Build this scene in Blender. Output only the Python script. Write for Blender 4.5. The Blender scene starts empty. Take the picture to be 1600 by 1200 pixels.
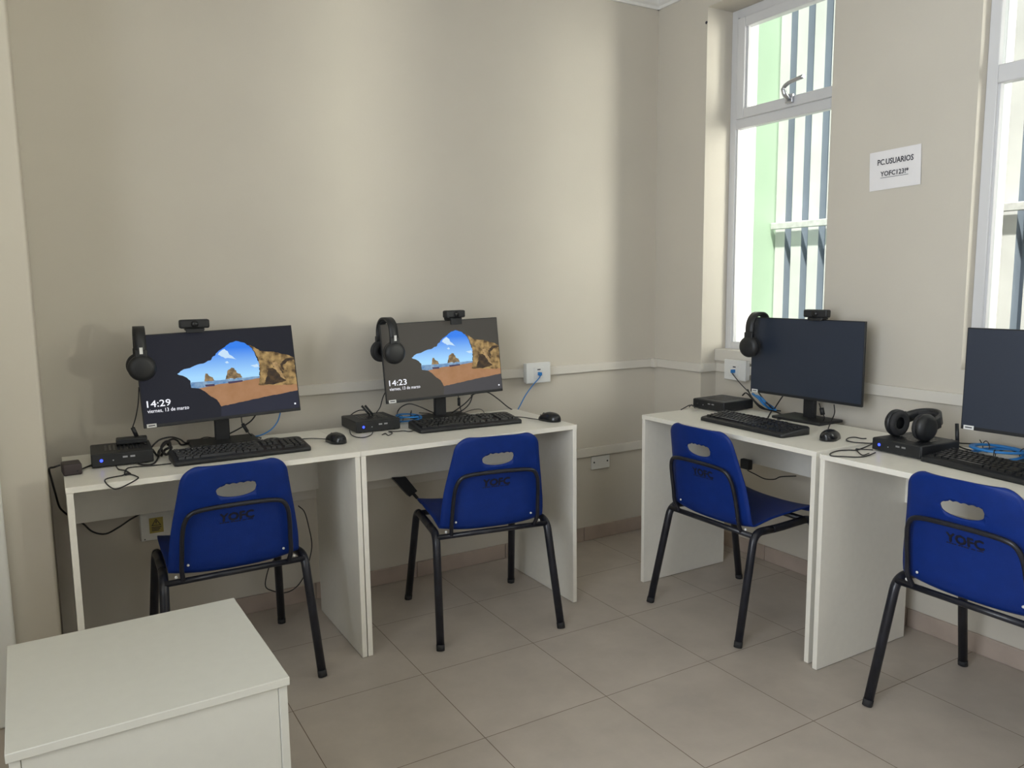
import bpy, bmesh, math, random
from mathutils import Vector, Matrix
random.seed(7)
sc = bpy.context.scene
COL = sc.collection
R = math.radians

# ------------------------------------------------------------------ camera
def make_camera():
    yaw, pitch, roll = -0.5325, -0.1294, -0.012
    f = Vector((math.sin(-yaw) * math.cos(pitch), math.cos(yaw) * math.cos(pitch), math.sin(pitch)))
    r = f.cross(Vector((0, 0, 1))).normalized(); u = r.cross(f)
    rr = r * math.cos(roll) + u * math.sin(roll)
    uu = -r * math.sin(roll) + u * math.cos(roll)
    m = Matrix((rr, uu, -f)).transposed().to_4x4()
    m.translation = Vector((-2.7565, -3.1886, 1.3264))
    cd = bpy.data.cameras.new('camera'); cd.sensor_width = 36; cd.lens = 1230.829 / 1600 * 36
    cd.clip_start = 0.01; cd.clip_end = 200
    o = bpy.data.objects.new('camera', cd); COL.objects.link(o); o.matrix_world = m
    sc.camera = o
make_camera()

# ------------------------------------------------------------------ world, sun, daylight, fill lamps, exposure
sc.view_settings.view_transform = 'Standard'; sc.view_settings.look = 'None'
sc.view_settings.gamma = 1; sc.view_settings.use_curve_mapping = False
sc.view_settings.exposure = 0.14
w = bpy.data.worlds.new('sky'); sc.world = w; w.use_nodes = True
bg = w.node_tree.nodes['Background']; bg.inputs[0].default_value = (0.78, 0.88, 1.0, 1); bg.inputs[1].default_value = 0.35
sun = bpy.data.lights.new('sun', 'SUN'); sun.energy = 8; sun.angle = R(2); sun.color = (1, 0.93, 0.82)
so = bpy.data.objects.new('sun', sun); COL.objects.link(so)
so.rotation_euler = Vector((0.40, 0.35, -1.0)).to_track_quat('-Z', 'Y').to_euler()
def area(name, loc, direction, sx, sy, power, color, spread=150):
    l = bpy.data.lights.new(name, 'AREA'); l.shape = 'RECTANGLE'; l.size = sx; l.size_y = sy
    l.energy = power; l.color = color; l.spread = R(spread)
    o = bpy.data.objects.new(name, l); COL.objects.link(o); o.location = loc
    o.rotation_euler = Vector(direction).to_track_quat('-Z', 'Y').to_euler()
    return o
# added lamps boost daylight through the further windows of the same wall and light thrown up from the sunlit
# yard ground outside them; the fence, yard-end and room lamps are added fill
area('daylight_boost_window', (0.45, -3.35, 1.75), (-1, 0.12, 0.02), 1.0, 1.7, 36, (1, 0.93, 0.80))
area('daylight_boost_ground', (1.0, -5.3, .92), (-.66, .78, .06), 2.4, .55, 430, (1, 0.93, 0.80), 80)
area('fill_by_fence', (1.13, -1.58, 1.9), (-.74, .74, 0), .5, 1.6, 13, (1, 0.93, 0.84), 90)  # unseen fill lamp added by the fence to brighten the first window reveal
area('fill_by_fence', (1.13, -2.95, 1.9), (-.74, .74, 0), .5, 1.6, 11, (1, 0.95, 0.90), 90)  # second added lamp, for the next window reveal
area('fill_yard_end', (.76, -6.6, 1.9), (-.02, 1, 0), .8, 2.2, 45, (1, 0.95, 0.88))  # unseen lamp added to light the outer reveals along the yard
area('fill_room', (-4.1, -3.0, 1.7), (1, .08, .03), 1.6, 1.8, 42, (0.84, 0.91, 1.0), 120)  # fill added from the left to lift the right wall and floor
area('fill_room', (-1.9, -5.2, 1.7), (0.2, 1, 0.0), 1.8, 1.8, 6, (0.92, 0.95, 1.0), 130)  # weak fill lamp added behind the camera

# ------------------------------------------------------------------ materials
def nmat(name, color, rough=0.6, metal=0.0, spec=0.5, coat=0.0, noise=None, bump=None, emit=None):
    """noise=(scale, amount): brightness mottling; bump=(scale, strength)"""
    m = bpy.data.materials.new(name); m.use_nodes = True
    nt = m.node_tree; b = nt.nodes['Principled BSDF']
    b.inputs['Base Color'].default_value = (*color, 1); b.inputs['Roughness'].default_value = rough
    b.inputs['Metallic'].default_value = metal; b.inputs['Specular IOR Level'].default_value = spec
    b.inputs['Coat Weight'].default_value = coat
    tc = nt.nodes.new('ShaderNodeTexCoord')
    if noise:
        n = nt.nodes.new('ShaderNodeTexNoise'); n.inputs['Scale'].default_value = noise[0]; n.inputs['Detail'].default_value = 5
        nt.links.new(tc.outputs['Object'], n.inputs['Vector'])
        r = nt.nodes.new('ShaderNodeMapRange'); r.inputs[1].default_value = .3; r.inputs[2].default_value = .7
        r.inputs[3].default_value = 1 - noise[1]; r.inputs[4].default_value = 1 + noise[1]
        nt.links.new(n.outputs[0], r.inputs[0])
        mx = nt.nodes.new('ShaderNodeVectorMath'); mx.operation = 'SCALE'
        mx.inputs[0].default_value = color; nt.links.new(r.outputs[0], mx.inputs['Scale'])
        nt.links.new(mx.outputs[0], b.inputs['Base Color'])
    if bump:
        n2 = nt.nodes.new('ShaderNodeTexNoise'); n2.inputs['Scale'].default_value = bump[0]; n2.inputs['Detail'].default_value = 4
        nt.links.new(tc.outputs['Object'], n2.inputs['Vector'])
        bp = nt.nodes.new('ShaderNodeBump'); bp.inputs['Strength'].default_value = bump[1]; bp.inputs['Distance'].default_value = .002
        nt.links.new(n2.outputs[0], bp.inputs['Height']); nt.links.new(bp.outputs[0], b.inputs['Normal'])
    if emit:
        b.inputs['Emission Color'].default_value = (*emit[0], 1); b.inputs['Emission Strength'].default_value = emit[1]
    return m
M = {}
M['wall'] = nmat('wall_paint', (0.61, 0.568, 0.492), .7, noise=(2.2, .025), bump=(90, .12))
M['ceil'] = nmat('ceiling_paint', (0.82, 0.81, 0.78), .8)
M['trunk'] = nmat('trunking_plastic', (0.68, 0.645, 0.58), .45)
M['plate'] = nmat('white_plastic', (0.76, 0.76, 0.74), .4)
M['frame'] = nmat('window_aluminium', (0.66, 0.66, 0.67), .35)
M['desk'] = nmat('white_melamine', (0.85, 0.82, 0.74), .33, spec=.45, noise=(40, .015))
M['cabinet'] = nmat('dimmed_white_melamine', (0.54, 0.53, 0.475), .38, spec=.4, noise=(40, .015))  # dimmer light far from the windows put into a darker melamine colour
M['skirt'] = nmat('skirting_tile', (0.43, 0.35, 0.295), .5, noise=(9, .08))
M['black'] = nmat('black_plastic', (0.012, 0.013, 0.015), .45, noise=(60, .15))
M['blackgloss'] = nmat('glossy_black_plastic', (0.010, 0.011, 0.013), .22)
M['cord'] = nmat('black_cord', (0.012, 0.011, 0.012), .5)
M['metal'] = nmat('painted_dark_steel', (0.012, 0.013, 0.020), .33, spec=.5, noise=(30, .3))
M['blue'] = nmat('blue_polypropylene', (0.004, 0.027, 0.195), .45, spec=.25, noise=(25, .06), bump=(400, .25))
M['stencil'] = nmat('stencil_paint', (0.002, 0.004, 0.018), .6)
M['brownblack'] = nmat('adapter_plastic', (0.04, 0.028, 0.03), .5)
M['screen'] = nmat('screen_off', (0.024, 0.033, 0.055), .38, spec=.6)
M['bluecable'] = nmat('blue_network_cable', (0.02, 0.20, 0.55), .45)
M['white'] = nmat('white_label', (0.8, 0.8, 0.78), .5)
M['paper'] = nmat('paper_sheet', (0.84, 0.82, 0.82), .8)
M['ink'] = nmat('printed_ink', (0.05, 0.05, 0.06), .8)
M['yellow'] = nmat('yellow_sticker', (0.42, 0.34, 0.09), .5)
M['chrome'] = nmat('brushed_steel', (0.55, 0.56, 0.6), .3, metal=.9)
M['rubber'] = nmat('rubber', (0.02, 0.02, 0.022), .8)
M['led'] = nmat('blue_led', (0.02, 0.05, 0.9), .4, emit=((0.03, 0.06, 1.0), 3.0))
M['green'] = nmat('green_render', (0.48, 0.66, 0.50), .85, noise=(3, .04))
M['outwhite'] = nmat('exterior_white_render', (0.92, 0.92, 0.91), .85)
M['outwall'] = nmat('exterior_wall_low_bounce', (0.16, 0.15, 0.14), .9, noise=(5, .15))  # unseen outer face, darkened to cut light bounced onto the fence
M['sheet'] = nmat('corrugated_steel', (0.74, 0.74, 0.76), .5, spec=.3, noise=(3, .10))
M['sheet_shade'] = nmat('steel_recess_shade', (0.26, 0.31, 0.39), .5, noise=(3, .10))  # shade of the recesses put into the colour
M['ground'] = nmat('concrete_ground', (0.55, 0.53, 0.50), .9, noise=(4, .12))
M['rail'] = nmat('galvanised_rail', (0.7, 0.7, 0.72), .5, noise=(30, .15))
M['text'] = nmat('screen_text', (0.0, 0.0, 0.0), .5, emit=((0.92, 0.93, 1.0), 0.9))

def emis(name, color, s=1.0, noise=None):
    m = nmat(name, (0.006, 0.006, 0.008), .32, spec=.16)
    nt = m.node_tree; b = nt.nodes['Principled BSDF']
    b.inputs['Emission Color'].default_value = (*color, 1); b.inputs['Emission Strength'].default_value = s
    if noise:
        tc = nt.nodes.new('ShaderNodeTexCoord'); n = nt.nodes.new('ShaderNodeTexNoise')
        n.inputs['Scale'].default_value = noise[0]; n.inputs['Detail'].default_value = 6
        nt.links.new(tc.outputs['Object'], n.inputs['Vector'])
        cr = nt.nodes.new('ShaderNodeValToRGB'); e = cr.color_ramp.elements
        e[0].position = .35; e[0].color = (*noise[1], 1); e[1].position = .62; e[1].color = (*color, 1)
        nt.links.new(n.outputs[0], cr.inputs[0]); nt.links.new(cr.outputs[0], b.inputs['Emission Color'])
    return m
def sky_emis():
    m = emis('screen_sky', (0.1, 0.4, 0.95), .95); nt = m.node_tree; b = nt.nodes['Principled BSDF']
    tc = nt.nodes.new('ShaderNodeTexCoord'); sp = nt.nodes.new('ShaderNodeSeparateXYZ'); nt.links.new(tc.outputs['Object'], sp.inputs[0])
    mr = nt.nodes.new('ShaderNodeMapRange'); mr.inputs[1].default_value = .25; mr.inputs[2].default_value = .35
    nt.links.new(sp.outputs[2], mr.inputs[0]); cr = nt.nodes.new('ShaderNodeValToRGB'); e = cr.color_ramp.elements
    e[0].color = (0.36, 0.66, 0.95, 1); e[1].color = (0.03, 0.20, 0.80, 1)
    nt.links.new(mr.outputs[0], cr.inputs[0]); nt.links.new(cr.outputs[0], b.inputs['Emission Color'])
    return m
M['s_dark'] = emis('screen_dark', (0.010, 0.011, 0.017), 1.0)
M['s_dark_glare'] = emis('screen_dark_glare', (0.050, 0.046, 0.038), 1.0)  # reflected glare on the second screen put into its dark tone
M['s_floor_glare'] = emis('screen_dim_glare', (0.058, 0.056, 0.060), 1.0)  # same glare put into the dim foreground tone
M['s_floor'] = emis('screen_dim', (0.018, 0.020, 0.034), 1.0)
M['s_sky'] = sky_emis()
M['s_sea'] = emis('screen_sea', (0.30, 0.45, 0.62), .8, noise=(60, (0.10, 0.25, 0.50)))
M['s_sand'] = emis('screen_sand', (0.42, 0.22, 0.11), .85, noise=(20, (0.36, 0.18, 0.08)))
M['s_rock'] = emis('screen_rock', (0.50, 0.33, 0.13), .75, noise=(45, (0.10, 0.06, 0.025)))
M['s_rockl'] = emis('screen_rock_light', (0.55, 0.36, 0.16), .8, noise=(60, (0.28, 0.18, 0.08)))
M['s_rockd'] = emis('screen_rock_shade', (0.035, 0.025, 0.018), .8, noise=(60, (0.09, 0.055, 0.025)))
M['s_stack'] = emis('screen_sea_stack', (0.40, 0.27, 0.13), .75, noise=(60, (0.10, 0.07, 0.04)))
M['s_ref'] = emis('screen_reflection', (0.07, 0.05, 0.10), .8)
M['s_cloud'] = emis('screen_cloud', (0.60, 0.80, 1.0), .85)

def glass_mat():
    m = bpy.data.materials.new('window_glass'); m.use_nodes = True; nt = m.node_tree; nt.nodes.clear()
    o = nt.nodes.new('ShaderNodeOutputMaterial'); mix = nt.nodes.new('ShaderNodeMixShader')
    t = nt.nodes.new('ShaderNodeBsdfTransparent'); t.inputs[0].default_value = (0.93, 0.96, 0.95, 1)
    g = nt.nodes.new('ShaderNodeBsdfGlossy'); g.inputs['Roughness'].default_value = .03
    fr = nt.nodes.new('ShaderNodeFresnel'); fr.inputs[0].default_value = 1.45
    geo = nt.nodes.new('ShaderNodeNewGeometry'); sb = nt.nodes.new('ShaderNodeMath'); sb.operation = 'SUBTRACT'; sb.inputs[0].default_value = 1
    mu = nt.nodes.new('ShaderNodeMath'); mu.operation = 'MULTIPLY'; nt.links.new(geo.outputs['Backfacing'], sb.inputs[1])
    nt.links.new(fr.outputs[0], mu.inputs[0]); nt.links.new(sb.outputs[0], mu.inputs[1]); nt.links.new(mu.outputs[0], mix.inputs[0]); nt.links.new(t.outputs[0], mix.inputs[1]); nt.links.new(g.outputs[0], mix.inputs[2])
    nt.links.new(mix.outputs[0], o.inputs[0]); return m
M['glass'] = glass_mat()

def floor_mat():
    m = bpy.data.materials.new('floor_tiles'); m.use_nodes = True; nt = m.node_tree; b = nt.nodes['Principled BSDF']
    tc = nt.nodes.new('ShaderNodeTexCoord')
    mp = nt.nodes.new('ShaderNodeMapping'); mp.inputs['Location'].default_value = (1.7397, 0.8403, 0)
    nt.links.new(tc.outputs['Object'], mp.inputs[0])
    br = nt.nodes.new('ShaderNodeTexBrick'); br.offset = 0; br.squash = 1
    br.inputs['Scale'].default_value = 1; br.inputs['Brick Width'].default_value = .4434; br.inputs['Row Height'].default_value = .4434
    br.inputs['Mortar Size'].default_value = .0016; br.inputs['Mortar Smooth'].default_value = .4
    br.inputs['Color1'].default_value = (0.48, 0.425, 0.37, 1); br.inputs['Color2'].default_value = (0.455, 0.403, 0.35, 1)
    br.inputs['Mortar'].default_value = (0.17, 0.125, 0.09, 1)
    nt.links.new(mp.outputs[0], br.inputs[0])
    n = nt.nodes.new('ShaderNodeTexNoise'); n.inputs['Scale'].default_value = 5; n.inputs['Detail'].default_value = 8; n.inputs['Roughness'].default_value = .6
    nt.links.new(tc.outputs['Object'], n.inputs['Vector'])
    mr = nt.nodes.new('ShaderNodeMapRange'); mr.inputs[1].default_value = .3; mr.inputs[2].default_value = .7; mr.inputs[3].default_value = .90; mr.inputs[4].default_value = 1.10
    nt.links.new(n.outputs[0], mr.inputs[0])
    vm = nt.nodes.new('ShaderNodeVectorMath'); vm.operation = 'SCALE'; nt.links.new(br.outputs[0], vm.inputs[0]); nt.links.new(mr.outputs[0], vm.inputs['Scale'])
    nt.links.new(vm.outputs[0], b.inputs['Base Color']); b.inputs['Roughness'].default_value = .42
    b.inputs['Specular IOR Level'].default_value = .4
    bp = nt.nodes.new('ShaderNodeBump'); bp.inputs['Strength'].default_value = .3; bp.inputs['Distance'].default_value = .001; bp.invert = True
    nt.links.new(br.outputs['Fac'], bp.inputs['Height']); nt.links.new(bp.outputs[0], b.inputs['Normal'])
    return m
M['floor'] = floor_mat()

# ------------------------------------------------------------------ helpers
class MB:
    """collects shapes and links them as one mesh object"""
    def __init__(s): s.bm = bmesh.new(); s.mats = []; s.cur = 0
    def mat(s, m):
        if m not in s.mats: s.mats.append(m)
        s.cur = s.mats.index(m); return s
    def _mark(s, faces, smooth=False):
        for f in faces: f.material_index = s.cur; f.smooth = smooth
    def box(s, x0, x1, y0, y1, z0, z1, bev=0, mtx=None, seg=2):
        r = bmesh.ops.create_cube(s.bm, size=1)
        vs = r['verts']
        bmesh.ops.scale(s.bm, verts=vs, vec=(abs(x1 - x0), abs(y1 - y0), abs(z1 - z0)))
        bmesh.ops.translate(s.bm, verts=vs, vec=((x0 + x1) / 2, (y0 + y1) / 2, (z0 + z1) / 2))
        fs = set(f for v in vs for f in v.link_faces)
        s._mark(fs)
        if bev:
            es = set(e for v in vs for e in v.link_edges)
            rb = bmesh.ops.bevel(s.bm, geom=list(es), offset=bev, segments=seg, profile=.5, affect='EDGES')
            s._mark(rb['faces'], True); vs = list(set(rb['verts']) | set(v for v in vs if v.is_valid))
        if mtx: bmesh.ops.transform(s.bm, matrix=mtx, verts=[v for v in vs if v.is_valid])
        return s
    def poly(s, pts, smooth=False):
        f = s.bm.faces.new([s.bm.verts.new(p) for p in pts]); s._mark([f], smooth); return s
    def prism(s, pts, depth_vec, smooth=False):
        """pts: planar outline (3D); extruded along depth_vec"""
        d = Vector(depth_vec)
        a = [s.bm.verts.new(p) for p in pts]; b = [s.bm.verts.new(Vector(p) + d) for p in pts]
        fs = [s.bm.faces.new(a[::-1]), s.bm.faces.new(b)]
        s._mark(fs)
        n = len(a); sf = [s.bm.faces.new((a[i], a[(i + 1) % n], b[(i + 1) % n], b[i])) for i in range(n)]
        s._mark(sf, smooth); return s
    def tube(s, pts, r, n=10, closed=False, cap=True, flat=1.0):
        pts = [Vector(p) for p in pts]; rings = []
        N = len(pts)
        up = None
        for i, p in enumerate(pts):
            if closed: t = pts[(i + 1) % N] - pts[i - 1]
            else: t = pts[min(i + 1, N - 1)] - pts[max(i - 1, 0)]
            if t.length < 1e-9: t = Vector((0, 0, 1))
            t.normalize()
            if up is None:
                up = Vector((0, 0, 1)) if abs(t.z) < .9 else Vector((1, 0, 0))
            up = (up - t * up.dot(t)); up.normalize(); sd = t.cross(up)
            rr = r[i] if isinstance(r, (list, tuple)) else r
            rings.append([s.bm.verts.new(p + (up * math.cos(a) * flat + sd * math.sin(a)) * rr) for a in [2 * math.pi * k / n for k in range(n)]])
        fs = []
        for i in range(N if closed else N - 1):
            A, B = rings[i], rings[(i + 1) % N]
            for k in range(n): fs.append(s.bm.faces.new((A[k], A[(k + 1) % n], B[(k + 1) % n], B[k])))
        s._mark(fs, True)
        if cap and not closed: s._mark([s.bm.faces.new(rings[0][::-1]), s.bm.faces.new(rings[-1])])
        return s
    def lathe(s, prof, mtx=None, n=24):
        """prof: (radius, z) list about the z axis"""
        vs = []; rings = []
        for r, z in prof:
            if r < 1e-6: v = s.bm.verts.new((0, 0, z)); rings.append([v]); vs.append(v)
            else:
                ring = [s.bm.verts.new((r * math.cos(2 * math.pi * k / n), r * math.sin(2 * math.pi * k / n), z)) for k in range(n)]
                rings.append(ring); vs += ring
        fs = []
        for A, B in zip(rings, rings[1:]):
            for k in range(n):
                a0, a1 = A[k % len(A)], A[(k + 1) % len(A)]; b0, b1 = B[k % len(B)], B[(k + 1) % len(B)]
                q = [a0, a1, b1, b0]; u = []
                for v in q:
                    if v not in u: u.append(v)
                if len(u) > 2: fs.append(s.bm.faces.new(u))
        s._mark(fs, True)
        if mtx: bmesh.ops.transform(s.bm, matrix=mtx, verts=vs)
        return s
    def obj(s, name, parent=None, loc=None, recalc=True):
        if recalc: bmesh.ops.recalc_face_normals(s.bm, faces=s.bm.faces)
        me = bpy.data.meshes.new(name); s.bm.to_mesh(me); s.bm.free()
        for m in s.mats: me.materials.append(M[m])
        o = bpy.data.objects.new(name, me); COL.objects.link(o)
        if parent: o.parent = parent
        if loc: o.location = loc
        return o
def mb(m): return MB().mat(m)
def smooth_path(pts, k=6, closed=False):
    P = [Vector(p) for p in pts]; out = []; n = len(P)
    rng = range(n if closed else n - 1)
    for i in rng:
        p0 = P[(i - 1) % n] if closed or i > 0 else P[0] * 2 - P[1]
        p1 = P[i]; p2 = P[(i + 1) % n]
        p3 = P[(i + 2) % n] if closed or i + 2 < n else P[-1] * 2 - P[-2]
        for j in range(k):
            t = j / k
            out.append(.5 * ((2 * p1) + (p2 - p0) * t + (2 * p0 - 5 * p1 + 4 * p2 - p3) * t * t + (3 * p1 - p0 - 3 * p2 + p3) * t ** 3))
    if not closed: out.append(P[-1])
    return out
def rounded_path(pts, r, k=6):
    """polyline with filleted corners"""
    P = [Vector(p) for p in pts]; out = [P[0]]
    for i in range(1, len(P) - 1):
        a = (P[i - 1] - P[i]); b = (P[i + 1] - P[i]); ra = min(r, a.length * .49, b.length * .49)
        A = P[i] + a.normalized() * ra; B = P[i] + b.normalized() * ra
        for j in range(k + 1):
            t = j / k; out.append(A * (1 - t) ** 2 + P[i] * 2 * t * (1 - t) + B * t * t)
    out.append(P[-1]); return out
def thing(name, label, cat, loc=(0, 0, 0), rz=0, group=None):
    o = bpy.data.objects.new(name, None); COL.objects.link(o); o.empty_display_size = .05
    o.location = loc; o.rotation_euler = (0, 0, rz); o['label'] = label; o['category'] = cat
    if group: o['group'] = group
    return o
def tag(o, label, cat, group=None):
    o['label'] = label; o['category'] = cat
    if group: o['group'] = group
    return o
def struct(o): o['kind'] = 'structure'; return o
def copy_tree(o, parent=None):
    c = o.copy(); COL.objects.link(c)
    if parent: c.parent = parent
    for ch in list(o.children): copy_tree(ch, c)
    return c
def text_mesh(txt, size):
    """font outline as (verts, faces), left aligned, baseline at y=0, width scaled by caller"""
    cu = bpy.data.curves.new('t', 'FONT'); cu.body = txt; cu.size = size; cu.resolution_u = 2
    o = bpy.data.objects.new('t', cu); COL.objects.link(o)
    dg = bpy.context.evaluated_depsgraph_get(); me = o.evaluated_get(dg).to_mesh()
    v = [tuple(x.co) for x in me.vertices]; f = [tuple(p.vertices) for p in me.polygons]
    o.evaluated_get(dg).to_mesh_clear(); bpy.data.objects.remove(o); bpy.data.curves.remove(cu)
    return v, f
def text_obj(name, txt, mat, parent, fn, width, height, bold=0, underline=False):
    """fn maps (x, y) in metres (x 0..width) to a 3D point"""
    v, f = text_mesh(txt, 1.0)
    xs = [a[0] for a in v]; ys = [a[1] for a in v]
    x0, x1 = min(xs), max(xs); y1 = max(ys)
    b = mb(mat); sx = width / (x1 - x0); sy = height / y1
    reps = [(0, 0)] + ([(bold, 0), (-bold, 0), (0, bold), (0, -bold)] if bold else [])
    for k, (dx, dy) in enumerate(reps):
        vv = [b.bm.verts.new(fn((a[0] - x0) * sx + dx, a[1] * sy + dy, k)) for a in v]
        for q in f:
            try: b._mark([b.bm.faces.new([vv[i] for i in q])])
            except ValueError: pass
    if underline:
        t = height * .09; yy = -height * .28
        b._mark([b.bm.faces.new([b.bm.verts.new(fn(x, y, 0)) for x, y in ((0, yy), (width, yy), (width, yy - t), (0, yy - t))])])
    return b.obj(name, parent, recalc=False)
# ------------------------------------------------------------------ the room
CEIL = 2.72
PX = -2.787                                    # right edge of the pier at the left
struct(mb('floor').box(-4.2, .3, -5.4, .15, -.1, 0).obj('floor'))
struct(mb('ceil').box(-4.2, .3, -5.4, .15, CEIL, CEIL + .15).obj('ceiling'))
struct(mb('wall').box(-4.35, .3, 0, .15, 0, CEIL).obj('wall_back'))
struct(mb('wall').box(-4.2, PX, -.45, 0, 0, CEIL, bev=.009, seg=3).obj('wall_left'))
struct(mb('wall').box(-4.35, -4.2, -5.4, 0, 0, CEIL).obj('wall_far_left'))
struct(mb('wall').box(-4.2, .3, -5.55, -5.4, 0, CEIL).obj('wall_front'))
NY = [(-.343, -1.041), (-1.62, -2.36), (-2.95, -3.70), (-4.30, -5.05)]   # window niches
SILL = [.98, 1.0, 1.0, 1.0]; XF = [.16, .045, .16, .16]; HEAD = 2.58
b = mb('wall'); prev = 0
for (ya, yb), s in zip(NY, SILL):
    if ya == -1.62: b.box(0, .12, ya, prev, 0, CEIL).box(.12, .2, -1.45, prev, 0, CEIL)      # splayed outside
    else: b.box(0, .2, ya, prev, 0, CEIL)
    prev = yb
    if s < 1: b.box(.1, .2, yb, ya, 0, s)
    else: b.box(0, .2, yb, ya, 0, s)
    b.box(0, .2, yb, ya, HEAD, CEIL)
b.box(0, .2, -5.4, prev, 0, CEIL)
struct(b.obj('wall_right', recalc=False))
b = mb('outwhite'); prev = .15; m_ = .035
for (ya, yb), s in zip(NY, SILL):
    b.box(.2, .3, -1.45 if ya == -1.62 else ya - m_, prev, 0, CEIL); prev = yb + m_
    if ya == -1.62: b.box(.086, .135, ya - .037, ya + .0, s, HEAD); b.box(.12, .3, ya - m_, -1.45, 0, s + m_); b.box(.12, .3, ya - m_, -1.45, HEAD - m_, CEIL)
    b.box(.2, .3, yb + m_, ya - m_, 0, s + m_); b.box(.2, .3, yb + m_, ya - m_, HEAD - m_, CEIL)
b.box(.2, .3, -5.4, prev, 0, CEIL)
o_ = b.obj('wall_outside', recalc=False); o_.data.materials.append(M['outwall'])
for f in o_.data.polygons:
    if f.normal.x > .9: f.material_index = 1
struct(o_)

def window(n, xf, ya, yb, z0, z1, zt0, zt1, sash, handle):
    e = bpy.data.objects.new('window_%d' % n, None); COL.objects.link(e); e.location = (xf, ya, z0); struct(e)
    W = ya - yb; H = z1 - z0; a, c = zt0 - z0, zt1 - z0; d = .04; p = .037
    f = mb('frame')
    f.box(0, d, -p, 0, 0, H, bev=.003).box(0, d, -W, -W + p, 0, H, bev=.003)
    f.box(0, d, -W + p, -p, 0, p, bev=.003).box(0, d, -W + p, -p, H - p, H, bev=.003)
    f.box(0, d, -W + p, -p, a, c if not sash else a + .045, bev=.003)
    # thin reveal line around the fixed pane
    f.box(.008, .03, -p - .008, -p, p, a); f.box(.008, .03, -W + p, -W + p + .008, p, a)
    f.obj('window_frame', e)
    if sash:
        q = .045; y0, y1 = -p - .012, -W + p + .012; s0, s1 = a + .043, H - p - .008
        g = mb('frame')
        g.box(-.014, .03, y0 - q, y0, s0, s1, bev=.004).box(-.014, .03, y1, y1 + q, s0, s1, bev=.004)
        g.box(-.014, .03, y1 + q, y0 - q, s0, s0 + q, bev=.004).box(-.014, .03, y1 + q, y0 - q, s1 - q, s1, bev=.004)
        g.box(.0, .012, y0 - q - .01, y0 - q, s0 + q, s1 - q); g.box(.0, .012, y1 + q, y1 + q + .01, s0 + q, s1 - q)
        g.box(.0, .03, y0, y0 + .014, s0, s1).box(0, .03, y1 - .014, y1, s0, s1).box(0, .03, y1, y0, s1, s1 + .01)
        so_ = g.obj('sash_frame', e)
        mb('glass').box(.012, .016, y1 + q, y0 - q, s0 + q, s1 - q).obj('upper_glass', so_)
        if handle:
            hy = -.715 - ya; hz = s0 + .03
            h = mb('chrome').box(-.03, -.014, hy - .02, hy + .02, hz - .018, hz + .022, bev=.004)
            h.tube(smooth_path([(-.03, hy, hz), (-.05, hy + .004, hz + .02), (-.055, hy + .006, hz + .045), (-.056, hy - .025, hz + .062), (-.056, hy - .10, hz + .072)], 5), [.011] * 10 + [.009] * 11, 10)
            h.obj('handle', so_)
    else:
        mb('glass').box(.02, .024, -W + p, -p, c, H - p).obj('upper_glass', e)
    mb('glass').box(.02, .024, -W + p, -p, p, a).obj('lower_glass', e)
window(1, .16, NY[0][0], NY[0][1], .98, HEAD, 2.035, 2.12, True, True)
window(2, .045, NY[1][0], NY[1][1], 1.0, HEAD, 1.965, 2.025, False, False)
window(3, .16, NY[2][0], NY[2][1], 1.0, HEAD, 2.035, 2.12, True, False)
window(4, .16, NY[3][0], NY[3][1], 1.0, HEAD, 2.035, 2.12, True, False)
struct(mb('trunk').box(.088, .16, NY[0][1], NY[0][0], .925, .984, bev=.004).obj('trim_1'))          # sill ledge
# cornice
prof = [(0, 0), (.012, 0), (.016, .012), (.028, .02), (.04, .04), (.055, .046), (.055, .06), (0, .06)]
b = mb('ceil'); z = CEIL - .06
b.prism([(-4.2, -a, z + h) for a, h in prof], (4.2, 0, 0)); struct(b.obj('trim_2'))
b = mb('ceil'); b.prism([(-a, 0, z + h) for a, h in prof], (0, -5.4, 0)); struct(b.obj('trim_3'))
# trunking: upper run on the back wall, then along the window wall in and out of the niche
def run(b, x0, x1, y0, y1, z0, z1):
    b.box(x0, x1, y0, y1, z0, z1, bev=.002)
ZB, ZT = .874, .916; th = .018
b = mb('trunk'); run(b, -2.30, 0, -th, 0, ZB, ZT)
run(b, -.04, .0, -.04, 0, ZB - .002, ZT + .002)
struct(b.obj('trim_4'))
b = mb('trunk'); run(b, -th, 0, NY[0][0] - th, -.04, ZB, ZT); run(b, 0, .1, NY[0][0] - th, NY[0][0], ZB, ZT)
run(b, .1 - th, .1, NY[0][1], NY[0][0] - th, ZB, ZT); run(b, -th, .1, NY[0][1], NY[0][1] + th, ZB, ZT)
run(b, -th, 0, -5.4, NY[0][1] + th, ZB, ZT)
struct(b.obj('trim_5'))
b = mb('trunk'); run(b, -2.41, 0, -.018, 0, .441, .485); struct(b.obj('trim_6'))
# skirting tiles
def skirting(name, segs):
    b = mb('skirt')
    for (x0, x1, y0, y1) in segs:
        L = max(x1 - x0, y1 - y0); n = max(1, round(L / .444)); g = .0012
        for k in range(n):
            if x1 - x0 > y1 - y0:
                d = (x1 - x0) / n; b.box(x0 + k * d + g, x0 + (k + 1) * d - g, y0, y1, 0, .072, bev=.003)
            else:
                d = (y1 - y0) / n; b.box(x0, x1, y0 + k * d + g, y0 + (k + 1) * d - g, 0, .072, bev=.003)
    struct(b.obj(name))
skirting('baseboard_back', [(PX, 0, -.009, 0)])
skirting('baseboard_right', [(-.009, 0, NY[0][0], -.01), (.091, .1, NY[0][1], NY[0][0]), (-.009, 0, -5.4, NY[0][1])])
skirting('baseboard_left', [(-4.2, PX, -.459, -.45)])
struct(mb('plate').box(-2.98, -2.908, -.478, -.45, 0, 2.1, bev=.010, seg=3).obj('trim_7'))

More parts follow.
